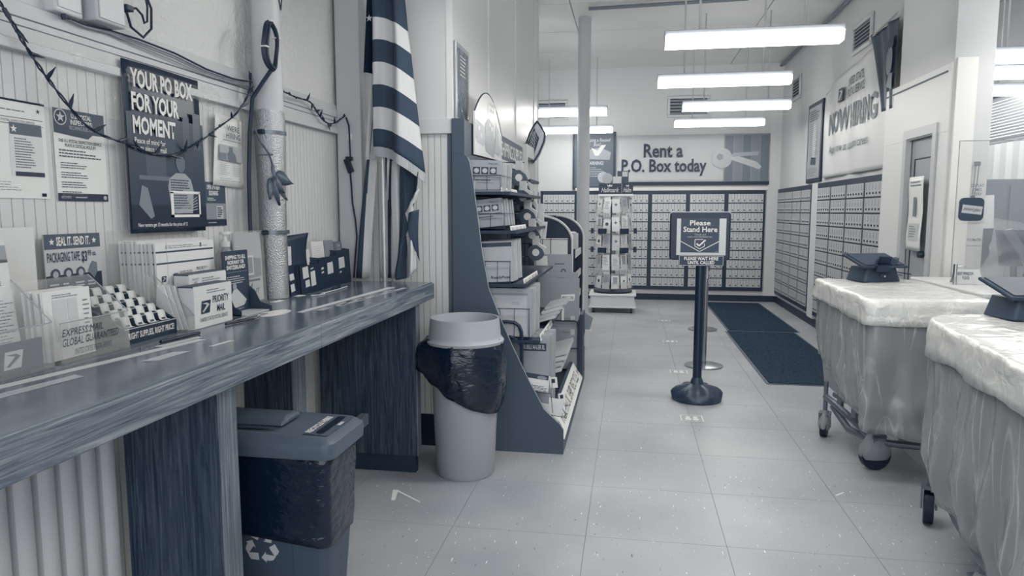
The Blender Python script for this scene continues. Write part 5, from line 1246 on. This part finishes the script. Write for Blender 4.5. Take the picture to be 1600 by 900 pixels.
# ================================================================== card spinner
sx, sy = -.235, 10.35
sp_ = thing('card_spinner', 'revolving greeting card rack on a white wheeled base', 'rack', (sx, sy, 0))
B().box(sx - .335, sx + .335, sy - .30, sy + .30, .245, .275).build('base_top', M(.84, .4), sp_, bevel=.008)
B().box(sx - .31, sx + .31, sy - .28, sy + .28, .09, .245).build('base_box', M(.76, .45), sp_)
B().box(sx - .335, sx + .335, sy - .30, sy + .30, .075, .095).build('base_rim', M(.80, .4), sp_, bevel=.005)
for dx in (-.27, .27):
    for dy in (-.24, .24):
        c = B().box(sx + dx - .02, sx + dx + .02, sy + dy - .025, sy + dy + .025, .045, .076).build('caster', M(.3, .4, .5, .6), sp_)
        B().cyl((sx + dx - .014, sy + dy, .032), (sx + dx + .014, sy + dy, .032), .032, n=14).build('wheel', M(.10, .5), c, smooth=True)
B().cyl((sx, sy, .275), (sx, sy, 1.74), .03, n=12).build('mast', M(.6, .3, .5, .6), sp_)
B().lathe([(.28, 0), (.28, .012), (.001, .012)], (sx, sy, .29), 28).build('turntable', M(.16, .4), sp_)
B().box(sx - .22, sx + .27, sy - .22, sy + .22, 1.66, 1.69).build('top_tray', M(.82, .4), sp_)
hbx = B().box(sx - .215, sx + .265, sy - .21, sy + .21, 1.69, 1.84).build('header_box', M(.14, .4), sp_)
hf_ = sheet('header_face', .31, .14, M(.14, .4), frame((sx - .21, sy - .2115, 1.695), F_R, F_U), sp_, .001); text(hf_, 'Hallmark', .03, .02, .28, .085, PALE, .01, .0015, .35); patch(hf_, 'crown', [(.12, .10), (.11, .13), (.135, .115), (.15, .135), (.165, .115), (.19, .13), (.18, .10)], PALE)
hf2 = sheet('header_face', .15, .14, M(.14, .4), frame((sx + .11, sy - .2115, 1.695), F_R, F_U), sp_, .001); text(hf2, 'Hallm', .02, .02, .13, .085, PALE, .01, .0015, .35); patch(hf2, 'crown', [(.06, .10), (.055, .125), (.075, .112), (.09, .13), (.10, .10)], PALE)
patch(hf2, 'divider', rect(-.004, 0, .0, .14), PALE)
for k, (x, z, tn, lb) in enumerate(((-.10, 1.86, .62, 'round patterned gift tag on top of the card rack'), (.04, 1.86, .72, 'small pale box on top of the card rack'), (.12, 1.92, .24, 'dark gift card propped highest on the card rack'))):
    if k == 0: o = B().cyl((sx + x, sy - .12, z + .055), (sx + x, sy - .10, z + .055), .075, n=20).build('gift_tag', M(tn, .4))
    elif k == 1: o = B().box(sx + x - .06, sx + x + .06, sy - .12, sy - .04, z - .019, z + .08).build('gift_box', M(tn, .4))
    else: o = B().box(sx + x - .08, sx + x + .08, sy - .06, sy - .03, z - .079, z + .10).build('gift_card', M(tn, .4)); B().box(sx + x - .01, sx + x + .065, sy - .062, sy - .06, z + .02, z + .09).build('printed_panel', M(.7), o)
    tag(o, lb, 'gift item')
pk = clear('card_pocket', .22, .8, .12)
tiers = [1.42, 1.16, .895, .61, .345]
TN = ('top', 'second', 'middle', 'fourth', 'lowest')
r2 = random.Random(21)
for ti, z in enumerate(tiers):
    for k in range(7):
        a = math.radians(-90 + (k - 3) * 30 + 8)
        rad = .265
        px_, py_ = sx + rad * math.cos(a), sy + rad * math.sin(a)
        rt = (-math.sin(a), math.cos(a), 0)
        up = (math.cos(a) * -.08, math.sin(a) * -.08, 1)
        w_ = .105
        base = Vector((px_, py_, z)) - Vector(rt) * w_ / 2
        if k in (1, 2, 3, 4, 5):
            B().obox(frame(base, rt, up), 0, w_ + .012, 0, .09, .014, .017).build('pocket', pk, sp_)
        hgt = r2.uniform(.17, .225)
        tn = r2.choice((.86, .80, .74, .66, .84, .58, .88))
        ang = r2.uniform(-.07, .07)
        o = sheet('greeting_card', w_, hgt, M(round(tn, 2), .5), frame(base + Vector((0, 0, .004)), rt, up) @ Matrix.Rotation(ang, 4, 'Z'), None, .008)
        tag(o, '%s front greeting card from the left on the %s tier of the card rack' % (ORD[k], TN[ti]), 'card', 'greeting cards on the %s tier' % TN[ti])
        kind = r2.randrange(4)
        if kind == 0: patch(o, 'printed_motif', disc(w_ / 2, hgt * .6, .026, 10), M(.30))
        elif kind == 1: patch(o, 'printed_motif', star(w_ / 2, hgt * .6, .03, 4), M(.35))
        elif kind == 2: lines(o, .015, hgt * .3, w_ - .015, hgt * .85, 6, M(.42), .4, seed=ti * 9 + k, name='printed_motif')
        else: patch(o, 'printed_motif', rect(.02, hgt * .35, w_ - .02, hgt * .9), M(.56))
        # second card tucked behind, higher
        o = sheet('greeting_card', w_ * .9, hgt * .9, M(round(r2.choice((.60, .72, .84)), 2), .5), frame(base + Vector((-math.cos(a) * .03, -math.sin(a) * .03, .055)), rt, up), None, .006)
        tag(o, '%s tucked rear greeting card from the left on the %s tier of the card rack' % (ORD[k], TN[ti]), 'card', 'rear greeting cards on the %s tier' % TN[ti])
for k, (a_, z) in enumerate(((-120, 1.13), (-60, 1.13), (-120, .86), (-60, .86), (-175, 1.13), (-5, 1.13), (-175, .86), (-5, .86))):
    a = math.radians(a_); rad = .31
    base = Vector((sx + rad * math.cos(a), sy + rad * math.sin(a), z))
    B().obox(frame(base, (-math.sin(a), math.cos(a), 0), (0, 0, 1)), -.06, .06, 0, .075, -.02, .02).build('dark_bin', M(.13, .5), sp_)

# ================================================================== sign stand
ss = thing('sign_stand', 'black pedestal sign asking customers to stand here', 'sign', (.53, 5.5, 0))
ZB = [(.001, 0), (.185, 0), (.19, .02), (.186, .05), (.172, .07), (.14, .095), (.08, .118), (.05, .128), (.045, .15), (.034, .175)]
def swob(r, z, t, k): return r + (.012 * math.cos(6 * t) if 3 <= k <= 6 else 0), z + (.010 * math.cos(6 * t) if 3 <= k <= 5 else 0)
B().lathe(ZB, (.53, 5.5, 0), 48, 0, swob).build('base', M(.22, .35), ss, smooth=True)
B().cyl((.53, 5.5, .16), (.53, 5.5, 1.10), .0335, n=20).build('post', M(.14, .3, .5, .2), ss, smooth=True)
B().box(.575, .59, 5.49, 5.52, .94, 1.03).build('clip', M(.6), ss, bevel=.003)
fr_ = loft([([(.518 + .222 * c, .18 * s_) for c, s_ in ((-1, -.92), (-.93, -1), (.93, -1), (1, -.92), (1, .92), (.93, 1), (-.93, 1), (-1, .92))], 0), ([(.518 + .222 * c, .18 * s_) for c, s_ in ((-1, -.92), (-.93, -1), (.93, -1), (1, -.92), (1, .92), (.93, 1), (-.93, 1), (-1, .92))], .04)])
fr_.v = [(p[0], 5.46 + p[2], 1.262 + p[1]) for p in fr_.v]
fr_.build('frame', M(.12, .35), ss, bevel=.012)
B().box(.30, .74, 5.468, 5.49, 1.435, 1.447).build('top_edge', M(.66, .3), ss, bevel=.003)
in_ = sheet('silver_panel', .36, .275, M(.74, .35, .5, .2), frame((.347, 5.457, 1.12), F_R, F_U), ss, .004)
tp = patch(in_, 'printed_ground', rect(.03, .02, .31, .275), M(.26, .45))
text(in_, 'Please', .095, .223, .245, .262, PAPER, .02, .002); text(in_, 'Stand Here', .048, .174, .296, .215, PAPER, .02, .002)
text(in_, 'Check out', .13, .150, .215, .163, PALE, .0, .002); text(in_, 'usps.com/addstamps', .08, .130, .260, .146, PALE, .0, .002)
def vee(o_, pts, wd, mat, off=.0022):
    b = B()
    for (x0, y0), (x1, y1) in zip(pts, pts[1:]):
        d = Vector((x1 - x0, y1 - y0)); nn = Vector((-d.y, d.x)).normalized() * wd / 2
        b.add([(x0 + nn.x, y0 + nn.y, off), (x0 - nn.x, y0 - nn.y, off), (x1 - nn.x, y1 - nn.y, off), (x1 + nn.x, y1 + nn.y, off)], [(0, 1, 2, 3)])
    b.build('printed_line', mat, o_, MAT[o_.name])
vee(in_, [(.03, .105), (.17, .028), (.31, .105)], .005, PAPER); vee(in_, [(.205, .088), (.205, .068), (.17, .048), (.135, .068), (.135, .118), (.195, .118)], .005, PAPER); vee(in_, [(.148, .088), (.165, .070), (.212, .115)], .012, PAPER)
text(in_, 'NEXT', .285, .026, .302, .032, PALE, 0, .002)
lp_ = sheet('lower_plate', .325, .075, M(.20, .4), frame((.368, 5.452, 1.042), F_R, F_U), ss, .006); text(lp_, 'PLEASE WAIT HERE\nUNTIL CALLED', .038, .010, .288, .066, PAPER, .03, .001)
vee(lp_, [(.002, .002), (.323, .002), (.323, .073), (.002, .073), (.002, .002)], .003, PALE, .0012)
# chrome stanchions behind
for k, (x, y, lb) in enumerate(((.705, 6.72, 'nearer chrome crowd control post behind the sign stand'), (.90, 8.83, 'farther chrome crowd control post behind the sign stand'))):
    t = thing('crowd_post', lb, 'post', (x, y, 0))
    B().lathe([(.001, 0), (.175, 0), (.175, .012), (.15, .02), (.04, .03), (.001, .03)], (x, y, 0), 40).build('base', M(.62, .25, .5, .8), t, smooth=True)
    B().cyl((x, y, .02), (x, y, .98), .022, n=16).build('post', M(.62, .2, .5, .85), t, smooth=True)
    B().cyl((x, y, .90), (x, y, .99), .03, n=16).build('cap', M(.25, .3), t, smooth=True)
# footprint stickers
for k, (y, lb) in enumerate(((4.885, 'white footprint floor sticker nearest the camera'), (6.35, 'second white footprint floor sticker'), (7.87, 'third white footprint floor sticker'), (9.39, 'farthest white footprint floor sticker, toward the card rack'))):
    o = sheet('floor_sticker', .155, .155, M(.64, .4), frame((.373 + .006 * k, y, .0018), (1, 0, 0), (0, 1, 0)), None, .001); tag(o, lb, 'sticker')
    vee(o, [(.004, .004), (.151, .004), (.151, .151), (.004, .151), (.004, .004)], .008, PAPER, .0008)
    for xx in (.052, .103): patch(o, 'footprint', [(xx - .018, .035), (xx + .018, .035), (xx + .022, .065), (xx + .012, .085), (xx + .018, .115), (xx, .13), (xx - .018, .115), (xx - .012, .085), (xx - .022, .065)], PAPER, .0009)
# mats
for (x0, x1, y0, y1, lb) in ((1.19, 2.03, 8.78, 11.5, 'dark carpet mat against the far boxes'), (1.155, 1.97, 6.08, 8.73, 'dark carpet mat nearer the plastic covered carts')):
    t = thing('floor_mat', lb, 'mat', ((x0 + x1) / 2, (y0 + y1) / 2, 0))
    B().box(x0, x1, y0, y1, .0005, .006).build('rubber_edge', M(.36, .5), t, bevel=.002)
    B().box(x0 + .025, x1 - .025, y0 + .02, y1 - .02, .006, .012).build('carpet', M(.21, .95, .1, 0, (130, .9), (60, .05, (1, .25, 1)), 'mat_carpet'), t)
# ================================================================== plastic covered carts
def per(L, W, r, n):
    """n points evenly spaced around a rounded rectangle W (x) by L (y), with outward normals"""
    segs = []; pts = []
    hx, hy = W / 2, L / 2
    path = []
    for (cx_, cy_, a0) in ((hx - r, hy - r, 0), (-hx + r, hy - r, 90), (-hx + r, -hy + r, 180), (hx - r, -hy + r, 270)):
        for k in range(9):
            a = math.radians(a0 + 90 * k / 8); path.append((cx_ + r * math.cos(a), cy_ + r * math.sin(a), math.cos(a), math.sin(a)))
    path.append(path[0])
    d = [0]
    for p, q in zip(path, path[1:]): d.append(d[-1] + math.hypot(q[0] - p[0], q[1] - p[1]))
    out = []; j = 0
    for k in range(n):
        s_ = d[-1] * k / n
        while d[j + 1] < s_: j += 1
        w_ = (s_ - d[j]) / max(1e-9, d[j + 1] - d[j])
        out.append(tuple(path[j][i] + (path[j + 1][i] - path[j][i]) * w_ for i in range(4)))
    return out
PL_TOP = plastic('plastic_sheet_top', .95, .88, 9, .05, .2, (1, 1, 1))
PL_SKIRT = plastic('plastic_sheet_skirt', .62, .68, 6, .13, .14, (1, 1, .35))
def cart(label, Mx, L, W, zt, seed, hem, r, wheels, frame_tubes, n=150, drop=.135):
    t = thing('covered_cart', label, 'cart'); t.matrix_basis = Mx; MAT[t.name] = Mx
    rr = random.Random(seed); P = per(L, W, r, n)
    def nz(x, y, z, f): return noise.noise((x * f + seed * 3.1, y * f, z * f))
    # top cover
    b = B(); rings = []
    for k, (s_, dz) in enumerate(((.02, 0), (.3, 0), (.55, .0), (.75, 0), (.88, -.002), (.95, -.004), (.985, -.010), (1.0, -.025), (1.005, -.05), (1.01, -.08), (1.012, -.11), (1.02, -drop))):
        ring = []
        for i, (x, y, nx_, ny_) in enumerate(P):
            w1 = nz(x * s_, y * s_, 0, 5) * .006 + nz(x * s_, y * s_, 1, 13) * .003
            if k <= 6: ring.append((x * s_, y * s_, zt + dz + w1 * (1 if k else 0)))
            else:
                o_ = nz(x, y, dz * 6, 6) * .010 + nz(x, y, dz * 30, 14) * .006
                zz = dz + (nz(x, y, 3, 3) * .03 if k == 11 else 0)
                ring.append((x * s_ + nx_ * o_, y * s_ + ny_ * o_, zt + zz))
        rings.append(ring)
    vs = [p for rg in rings for p in rg]; fs = []
    for k in range(len(rings) - 1):
        for i in range(n): fs.append((k * n + i, k * n + (i + 1) % n, (k + 1) * n + (i + 1) % n, (k + 1) * n + i))
    fs.append(tuple(range(n)))
    b.add(vs, fs).build('top_cover', PL_TOP, t, Mx, smooth='all', solid=.003)
    # skirt
    b = B(); m = 16; rings = []
    for k in range(m + 1):
        v = k / m; ring = []
        for i, (x, y, nx_, ny_) in enumerate(P):
            zh = hem(x, y) + .03 * nz(x, y, 5, 6)
            z = (zt - drop + .012) + (zh - (zt - drop + .012)) * v
            fold = (.016 * math.sin(i * .45 + 6 * nz(x, y, z * .5, 2.5)) + .03 * nz(x, y, z * .45, 6) + .016 * nz(x, y, z * .6, 15) + .008 * nz(x, y, z, 30)) * (.25 + .75 * v)
            tuck = -.06 * max(0, v - .75) * 4 * .5
            o_ = -.012 + fold + tuck
            ring.append((x + nx_ * o_, y + ny_ * o_, z))
        rings.append(ring)
    vs = [p for rg in rings for p in rg]; fs = []
    for k in range(m):
        for i in range(n): fs.append((k * n + i, k * n + (i + 1) % n, (k + 1) * n + (i + 1) % n, (k + 1) * n + i))
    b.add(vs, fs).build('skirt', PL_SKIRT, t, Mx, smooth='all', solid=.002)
    # the cart inside
    lo = min(hem(x, y) for x, y, _, _ in P)
    loft([([(x * .80, y * .84) for x, y, _, _ in P[::5]], lo + .05), ([(x * .92, y * .94) for x, y, _, _ in P[::5]], zt - .30), ([(x * .94, y * .96) for x, y, _, _ in P[::5]], zt - .02)]).build('body', M(.60, .5), t, Mx, smooth=True)
    for tb in frame_tubes: B().tube(tb, .021, 8).build('frame_tube', M(.48, .35, .5, .5), t, Mx, smooth=True)
    for (x, y, rad, ang, wrapped) in wheels:
        Cm = Mx @ Matrix.Translation((x, y, 0)) @ Matrix.Rotation(ang, 4, 'Z')
        c = B().prism([(-.035, rad * 1.0), (.03, rad * .9), (.04, rad * 2.35), (-.03, rad * 2.4)], 'y', -.034, -.026).prism([(-.035, rad * 1.0), (.03, rad * .9), (.04, rad * 2.35), (-.03, rad * 2.4)], 'y', .026, .034).box(-.035, .045, -.034, .034, rad * 2.2, rad * 2.4).cyl((0, 0, rad * 2.3), (0, 0, .36), .014, n=10).build('caster', M(.46, .35, .5, .5), t, Cm, smooth=True)
        B().cyl((0, -.02, rad), (0, .02, rad), rad, n=24).build('wheel', M(.10, .5), c, Cm, smooth=True)
        if wrapped:
            wb_ = B().lathe([(rad * .9, rad * .75), (rad * 1.08, rad * 1.0), (rad * 1.05, rad * 1.6), (rad * .7, rad * 2.1), (rad * .5, rad * 2.6)], (0, 0, 0), 18)
            wb_.v = [(p[0], p[1] * .55, p[2]) for p in wb_.v]
            wb_.build('plastic_wrap', clear('wheel_wrap_%d' % len(MAT), .75, .66, .3, (25, .5)), c, Cm, smooth=True)
    return t
C1 = Matrix.Translation((1.545, 4.46, 0)) @ Matrix.Rotation(math.radians(-1), 4, 'Z')
cart('farther plastic wrapped rolling cart with a square corner and visible casters', C1, 1.20, .63, 1.0, 2, lambda x, y: .40 + .10 * (y / .6) - .04 * math.cos(x * 4), .05,
     [(-.285, .25, .066, 1.2, True), (-.155, -.33, .085, .25, True), (.20, .30, .072, 1.1, False), (.12, -.40, .066, 1.3, False)],
     [[(-.285, .25, .26), (-.25, .10, .24), (-.20, -.12, .20), (-.155, -.33, .16), (-.05, -.36, .16), (.12, -.38, .16)], [(-.26, .16, .22), (-.22, -.05, .14), (-.155, -.30, .15)], [(-.235, .10, .24), (-.235, .10, .45)], [(-.20, -.08, .20), (-.20, -.08, .42)], [(-.25, .16, .30), (-.20, -.08, .30)], [(.20, .30, .25), (.12, -.38, .16)]])
C2 = Matrix.Translation((1.52, 2.62, 0)) @ Matrix.Rotation(math.radians(-7), 4, 'Z')
cart('nearest plastic wrapped rolling cart with a rounded top at the right edge', C2, 1.50, .66, 1.0, 5, lambda x, y: .215 + .03 * math.sin(y * 5), .22,
     [(-.22, .80, .076, 1.35, False), (-.25, .0, .06, .4, True), (.24, .55, .06, 1.0, False), (-.22, -.60, .06, .4, True)],
     [[(-.22, .78, .30), (-.25, .3, .22), (-.25, 0, .2), (-.22, -.6, .2)], [(.24, .55, .25), (.24, -.5, .22)]], 170, .15)
# signature terminals
def terminal(label, x, y, z, s, ang):
    Mx = Matrix.Translation((x, y, z)) @ Matrix.Rotation(ang, 4, 'Z') @ Matrix.Scale(s, 4)
    t = thing('payment_terminal', label, 'terminal'); t.matrix_basis = Mx; MAT[t.name] = Mx
    # local: width x, depth y (front = -y)
    loft([(rrect(-.13, .13, -.09, .11, .02, 3), 0), (rrect(-.105, .105, -.075, .10, .02, 3), .09)]).build('base', M(.22, .5), t, Mx, smooth=True)
    tm_ = Mx @ Matrix.Translation((0, -.11, .085)) @ Matrix.Rotation(.30, 4, 'X')
    B().box(-.155, .155, 0, .24, 0, .016).build('tray', M(.17, .5), t, tm_, bevel=.006)
    B().box(-.135, .135, .02, .225, .016, .020).build('screen', M(.22, .5), t, tm_)
    B().prism([(-.075, -.02), (.03, -.03), (.05, .05), (-.06, .06)], 'z', -.012, .02).build('cup_floor', M(.12, .5), t, tm_, bevel=.004)
    B().prism([(-.08, .0), (-.03, .055), (.055, .04), (.05, .03), (-.03, .045), (-.07, -.005)], 'z', .02, .065).build('cup_wall', M(.10, .5), t, tm_)
    B().prism([(.045, .035), (.085, .05), (.10, .03), (.06, .01)], 'z', .018, .06).build('cup_flap', M(.30, .45), t, tm_)
    B().box(-.02, .02, -.0925, -.088, .03, .05).build('dot_plate', M(.22, .5), t, Mx); B().cyl((0.01, -.094, .035), (.01, -.088, .035), .006, n=10).build('stud', PALE, t, Mx)
    B().tube([(.12, .10, .10), (.22, .16, .06), (.34, .22, .03), (.46, .25, .012)], .004, 5).tube([(.12, .09, .08), (.24, .14, .03), (.34, .18, .012)], .003, 5).build('cable', M(.12, .5), t, Mx, smooth=True)
terminal('dark signature terminal on the farther covered cart', 1.56, 4.86, 1.004, 1.0, math.radians(18))
terminal('large dark signature terminal with an open cup on the nearest covered cart', 1.655, 3.25, 1.006, .95, math.radians(10))

# ================================================================== staffed counter behind the carts
tb = thing('service_table', 'white plastic covered service table behind the carts', 'table', (2.55, 4.95, 0))
B().box(1.98, 3.3, 4.35, 5.42, .955, .985).build('table_top', M(.82, .3, .5, 0, (6, .3)), tb, bevel=.008)
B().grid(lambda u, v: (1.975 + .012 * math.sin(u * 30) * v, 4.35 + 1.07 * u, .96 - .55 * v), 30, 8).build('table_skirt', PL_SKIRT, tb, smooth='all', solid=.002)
for x in (2.05, 3.2):
    for y in (4.45, 5.3): B().box(x - .03, x + .03, y - .03, y + .03, 0, .955).build('leg', M(.4), tb)
ts = thing('tent_sign', 'folded white card sign directing to the next window', 'sign', (2.18, 4.95, .985))
f = sheet('front_face', .165, .10, M(.80, .5), frame((2.06, 4.88, .988), (1, .12, 0), (-.05, .45, 1)), ts, .002); text(f, 'NEXT WINDOW\nPLEASE', .015, .03, .12, .082, M(.22), .01, .0012, .15)
sheet('back_face', .165, .10, M(.74, .5), frame((2.06, 4.975, .988), (1, .12, 0), (.05, -.45, 1)), ts, .002)
hp_ = thing('chrome_post', 'short chrome post with a hook beside the folded card sign', 'post', (2.10, 4.95, .985))
B().cyl((2.045, 4.87, .985), (2.045, 4.87, 1.115), .012, n=12).build('post', CHROME, hp_, smooth=True)
B().tube([(2.045, 4.87, 1.10), (2.09, 4.87, 1.10), (2.105, 4.87, 1.102)], .005, 6).build('hook', CHROME, hp_)
hp2 = thing('chrome_post', 'second thin chrome post further along the service table', 'post', (2.26, 4.62, .985))
B().cyl((2.26, 4.50, .985), (2.26, 4.50, 1.09), .010, n=12).build('post', CHROME, hp2, smooth=True)
B().tube([(2.26, 4.50, 1.04), (2.32, 4.50, 1.04)], .006, 6).build('arm', CHROME, hp2)
# plastic draped monitor
dm_ = thing('draped_monitor', 'dark monitor on an arm loosely draped in clear plastic', 'monitor', (2.45, 4.85, .985))
B().obox(frame((2.33, 4.95, 1.10), (1, -.15, 0), (.0, .35, 1)), 0, .34, 0, .24, 0, .025).build('screen', M(.20, .3), dm_, bevel=.006)
B().tube([(2.45, 5.0, .99), (2.45, 5.02, 1.10), (2.48, 5.03, 1.2)], .02, 8).build('arm', M(.3, .4), dm_)
B().cyl((2.45, 5.0, .985), (2.45, 5.0, 1.0), .09, n=20).build('foot', M(.22, .4), dm_)
B().prism([(2.31, 1.33), (2.36, 1.34), (2.55, 1.03), (2.50, 1.02)], 'y', 4.86, 4.89).build('strut', M(.36, .4), dm_)
B().grid(lambda u, v: (2.22 + .46 * u - .10 * (1 - u) * (1 - v) ** 2 + .02 * noise.noise((u * 6, v * 6, 1)), 4.80 - .04 * math.sin(u * 5) + .05 * noise.noise((u * 5, v * 7, 3)), .99 + .42 * v * (1 - .25 * u)), 22, 18).build('plastic_drape', clear('drape_film', .30, .82, .12, (8, .6)), dm_, smooth='all')
kd = thing('keypad', 'black keypad lying on the service table', 'keypad', (2.42, 4.55, .985))
B().box(2.36, 2.48, 4.46, 4.60, .985, 1.01).build('body', M(.12, .4), kd, bevel=.006)
for i in range(3):
    for j in range(4): B().box(2.375 + .034 * i, 2.40 + .034 * i, 4.475 + .03 * j, 4.495 + .03 * j, 1.01, 1.015).build('key', M(.35, .4), kd)
# clear sneeze guard with its post
sg = thing('sneeze_guard', 'tall clear sneeze guard standing on the service table', 'screen', (2.6, 5.2, .985))
B().box(2.18, 3.1, 5.25, 5.256, 1.0, 1.92).build('clear_panel', ACRYL, sg)
B().tube([(2.18, 5.253, 1.0), (2.18, 5.253, 1.92), (3.1, 5.253, 1.92)], .004, 5).build('panel_edge', M(.62, .2), sg)
for x in (2.22, 2.9): B().box(x, x + .10, 5.20, 5.30, .985, 1.0).build('foot', M(.7, .3), sg)
# round sign with script on the guard, lanyard, papers on the pillar
rs = thing('round_sign', 'dark rounded hanging sign with pale script before the pillar', 'sign', (2.40, 5.2, 1.5))
rsb = B().prism(rrect(2.195, 2.345, 1.385, 1.54, .03, 4), 'y', 5.225, 5.240).build('plate', M(.26, .5), rs)
f = sheet('script_panel', .125, .055, M(.74, .5), frame((2.207, 5.2245, 1.44), (1, 0, -.12), (.12, 0, 1)), rs, .001); text(f, 'behind glass', .01, .012, .115, .042, M(.25), 0, .001, .4)
ly = thing('lanyard', 'thin looped lanyard hanging on the pillar face', 'lanyard', (2.42, 5.5, 1.8))
B().tube([(2.41, 5.53, 1.77), (2.405, 5.53, 1.65), (2.40, 5.53, 1.55)], .003, 5).tube([(2.43, 5.53, 1.77), (2.425, 5.53, 1.65), (2.41, 5.53, 1.55)], .003, 5).build('cord', M(.36), ly)
B().box(2.40, 2.44, 5.525, 5.545, 1.77, 1.80).build('clip', M(.34, .4), ly, bevel=.004); B().box(2.395, 2.415, 5.522, 5.54, 1.53, 1.56).build('tag', M(.3), ly)
o = tag(sheet('wall_notice', .10, .30, M(.78, .5), frame((2.392, 5.553, 1.37), F_R, F_U), None, .002), 'pale notice with bold capitals on the right of the pillar', 'notice'); text(o, 'DISPLAY\nTIMES\nEVERY', .005, .19, .09, .275, M(.34), .01)
o = tag(sheet('wall_notice', .10, .30, M(.80, .5), frame((2.392, 5.553, 1.02), F_R, F_U), None, .002), 'pale notice lettered for the postmaster low on the pillar', 'notice'); text(o, 'POSTMASTER', .004, .215, .096, .235, M(.34), .01); patch(o, 'rule', rect(0, .18, .10, .184), M(.4))
# grey cabinet with hung papers beyond the pillar
cb = thing('grey_cabinet', 'grey metal cabinet beyond the pillar by the window', 'cabinet', (3.2, 6.9, 0))
B().box(2.72, 3.55, 6.6, 7.1, 0, 1.72).build('body', M(.36, .5), cb, bevel=.008)
B().box(2.76, 3.12, 6.585, 6.6, .1, 1.66).build('door', M(.38, .5), cb, bevel=.003); B().box(3.15, 3.51, 6.585, 6.6, .1, 1.66).build('door', M(.38, .5), cb, bevel=.003)
for k, (x, z, w_, h_) in enumerate(((2.74, 1.32, .09, .20), (2.90, 1.30, .14, .28))):
    o = tag(sheet('hung_paper', w_, h_, M(.80, .5), frame((x, 6.58, z), (1, 0, .05), (-.05, 0, 1)), None, .002), ('small printed paper taped to the grey cabinet', 'larger blank paper hung on the grey cabinet')[k], 'paper')
    if k == 0: lines(o, .01, .02, .08, .18, 8, M(.45), .35)
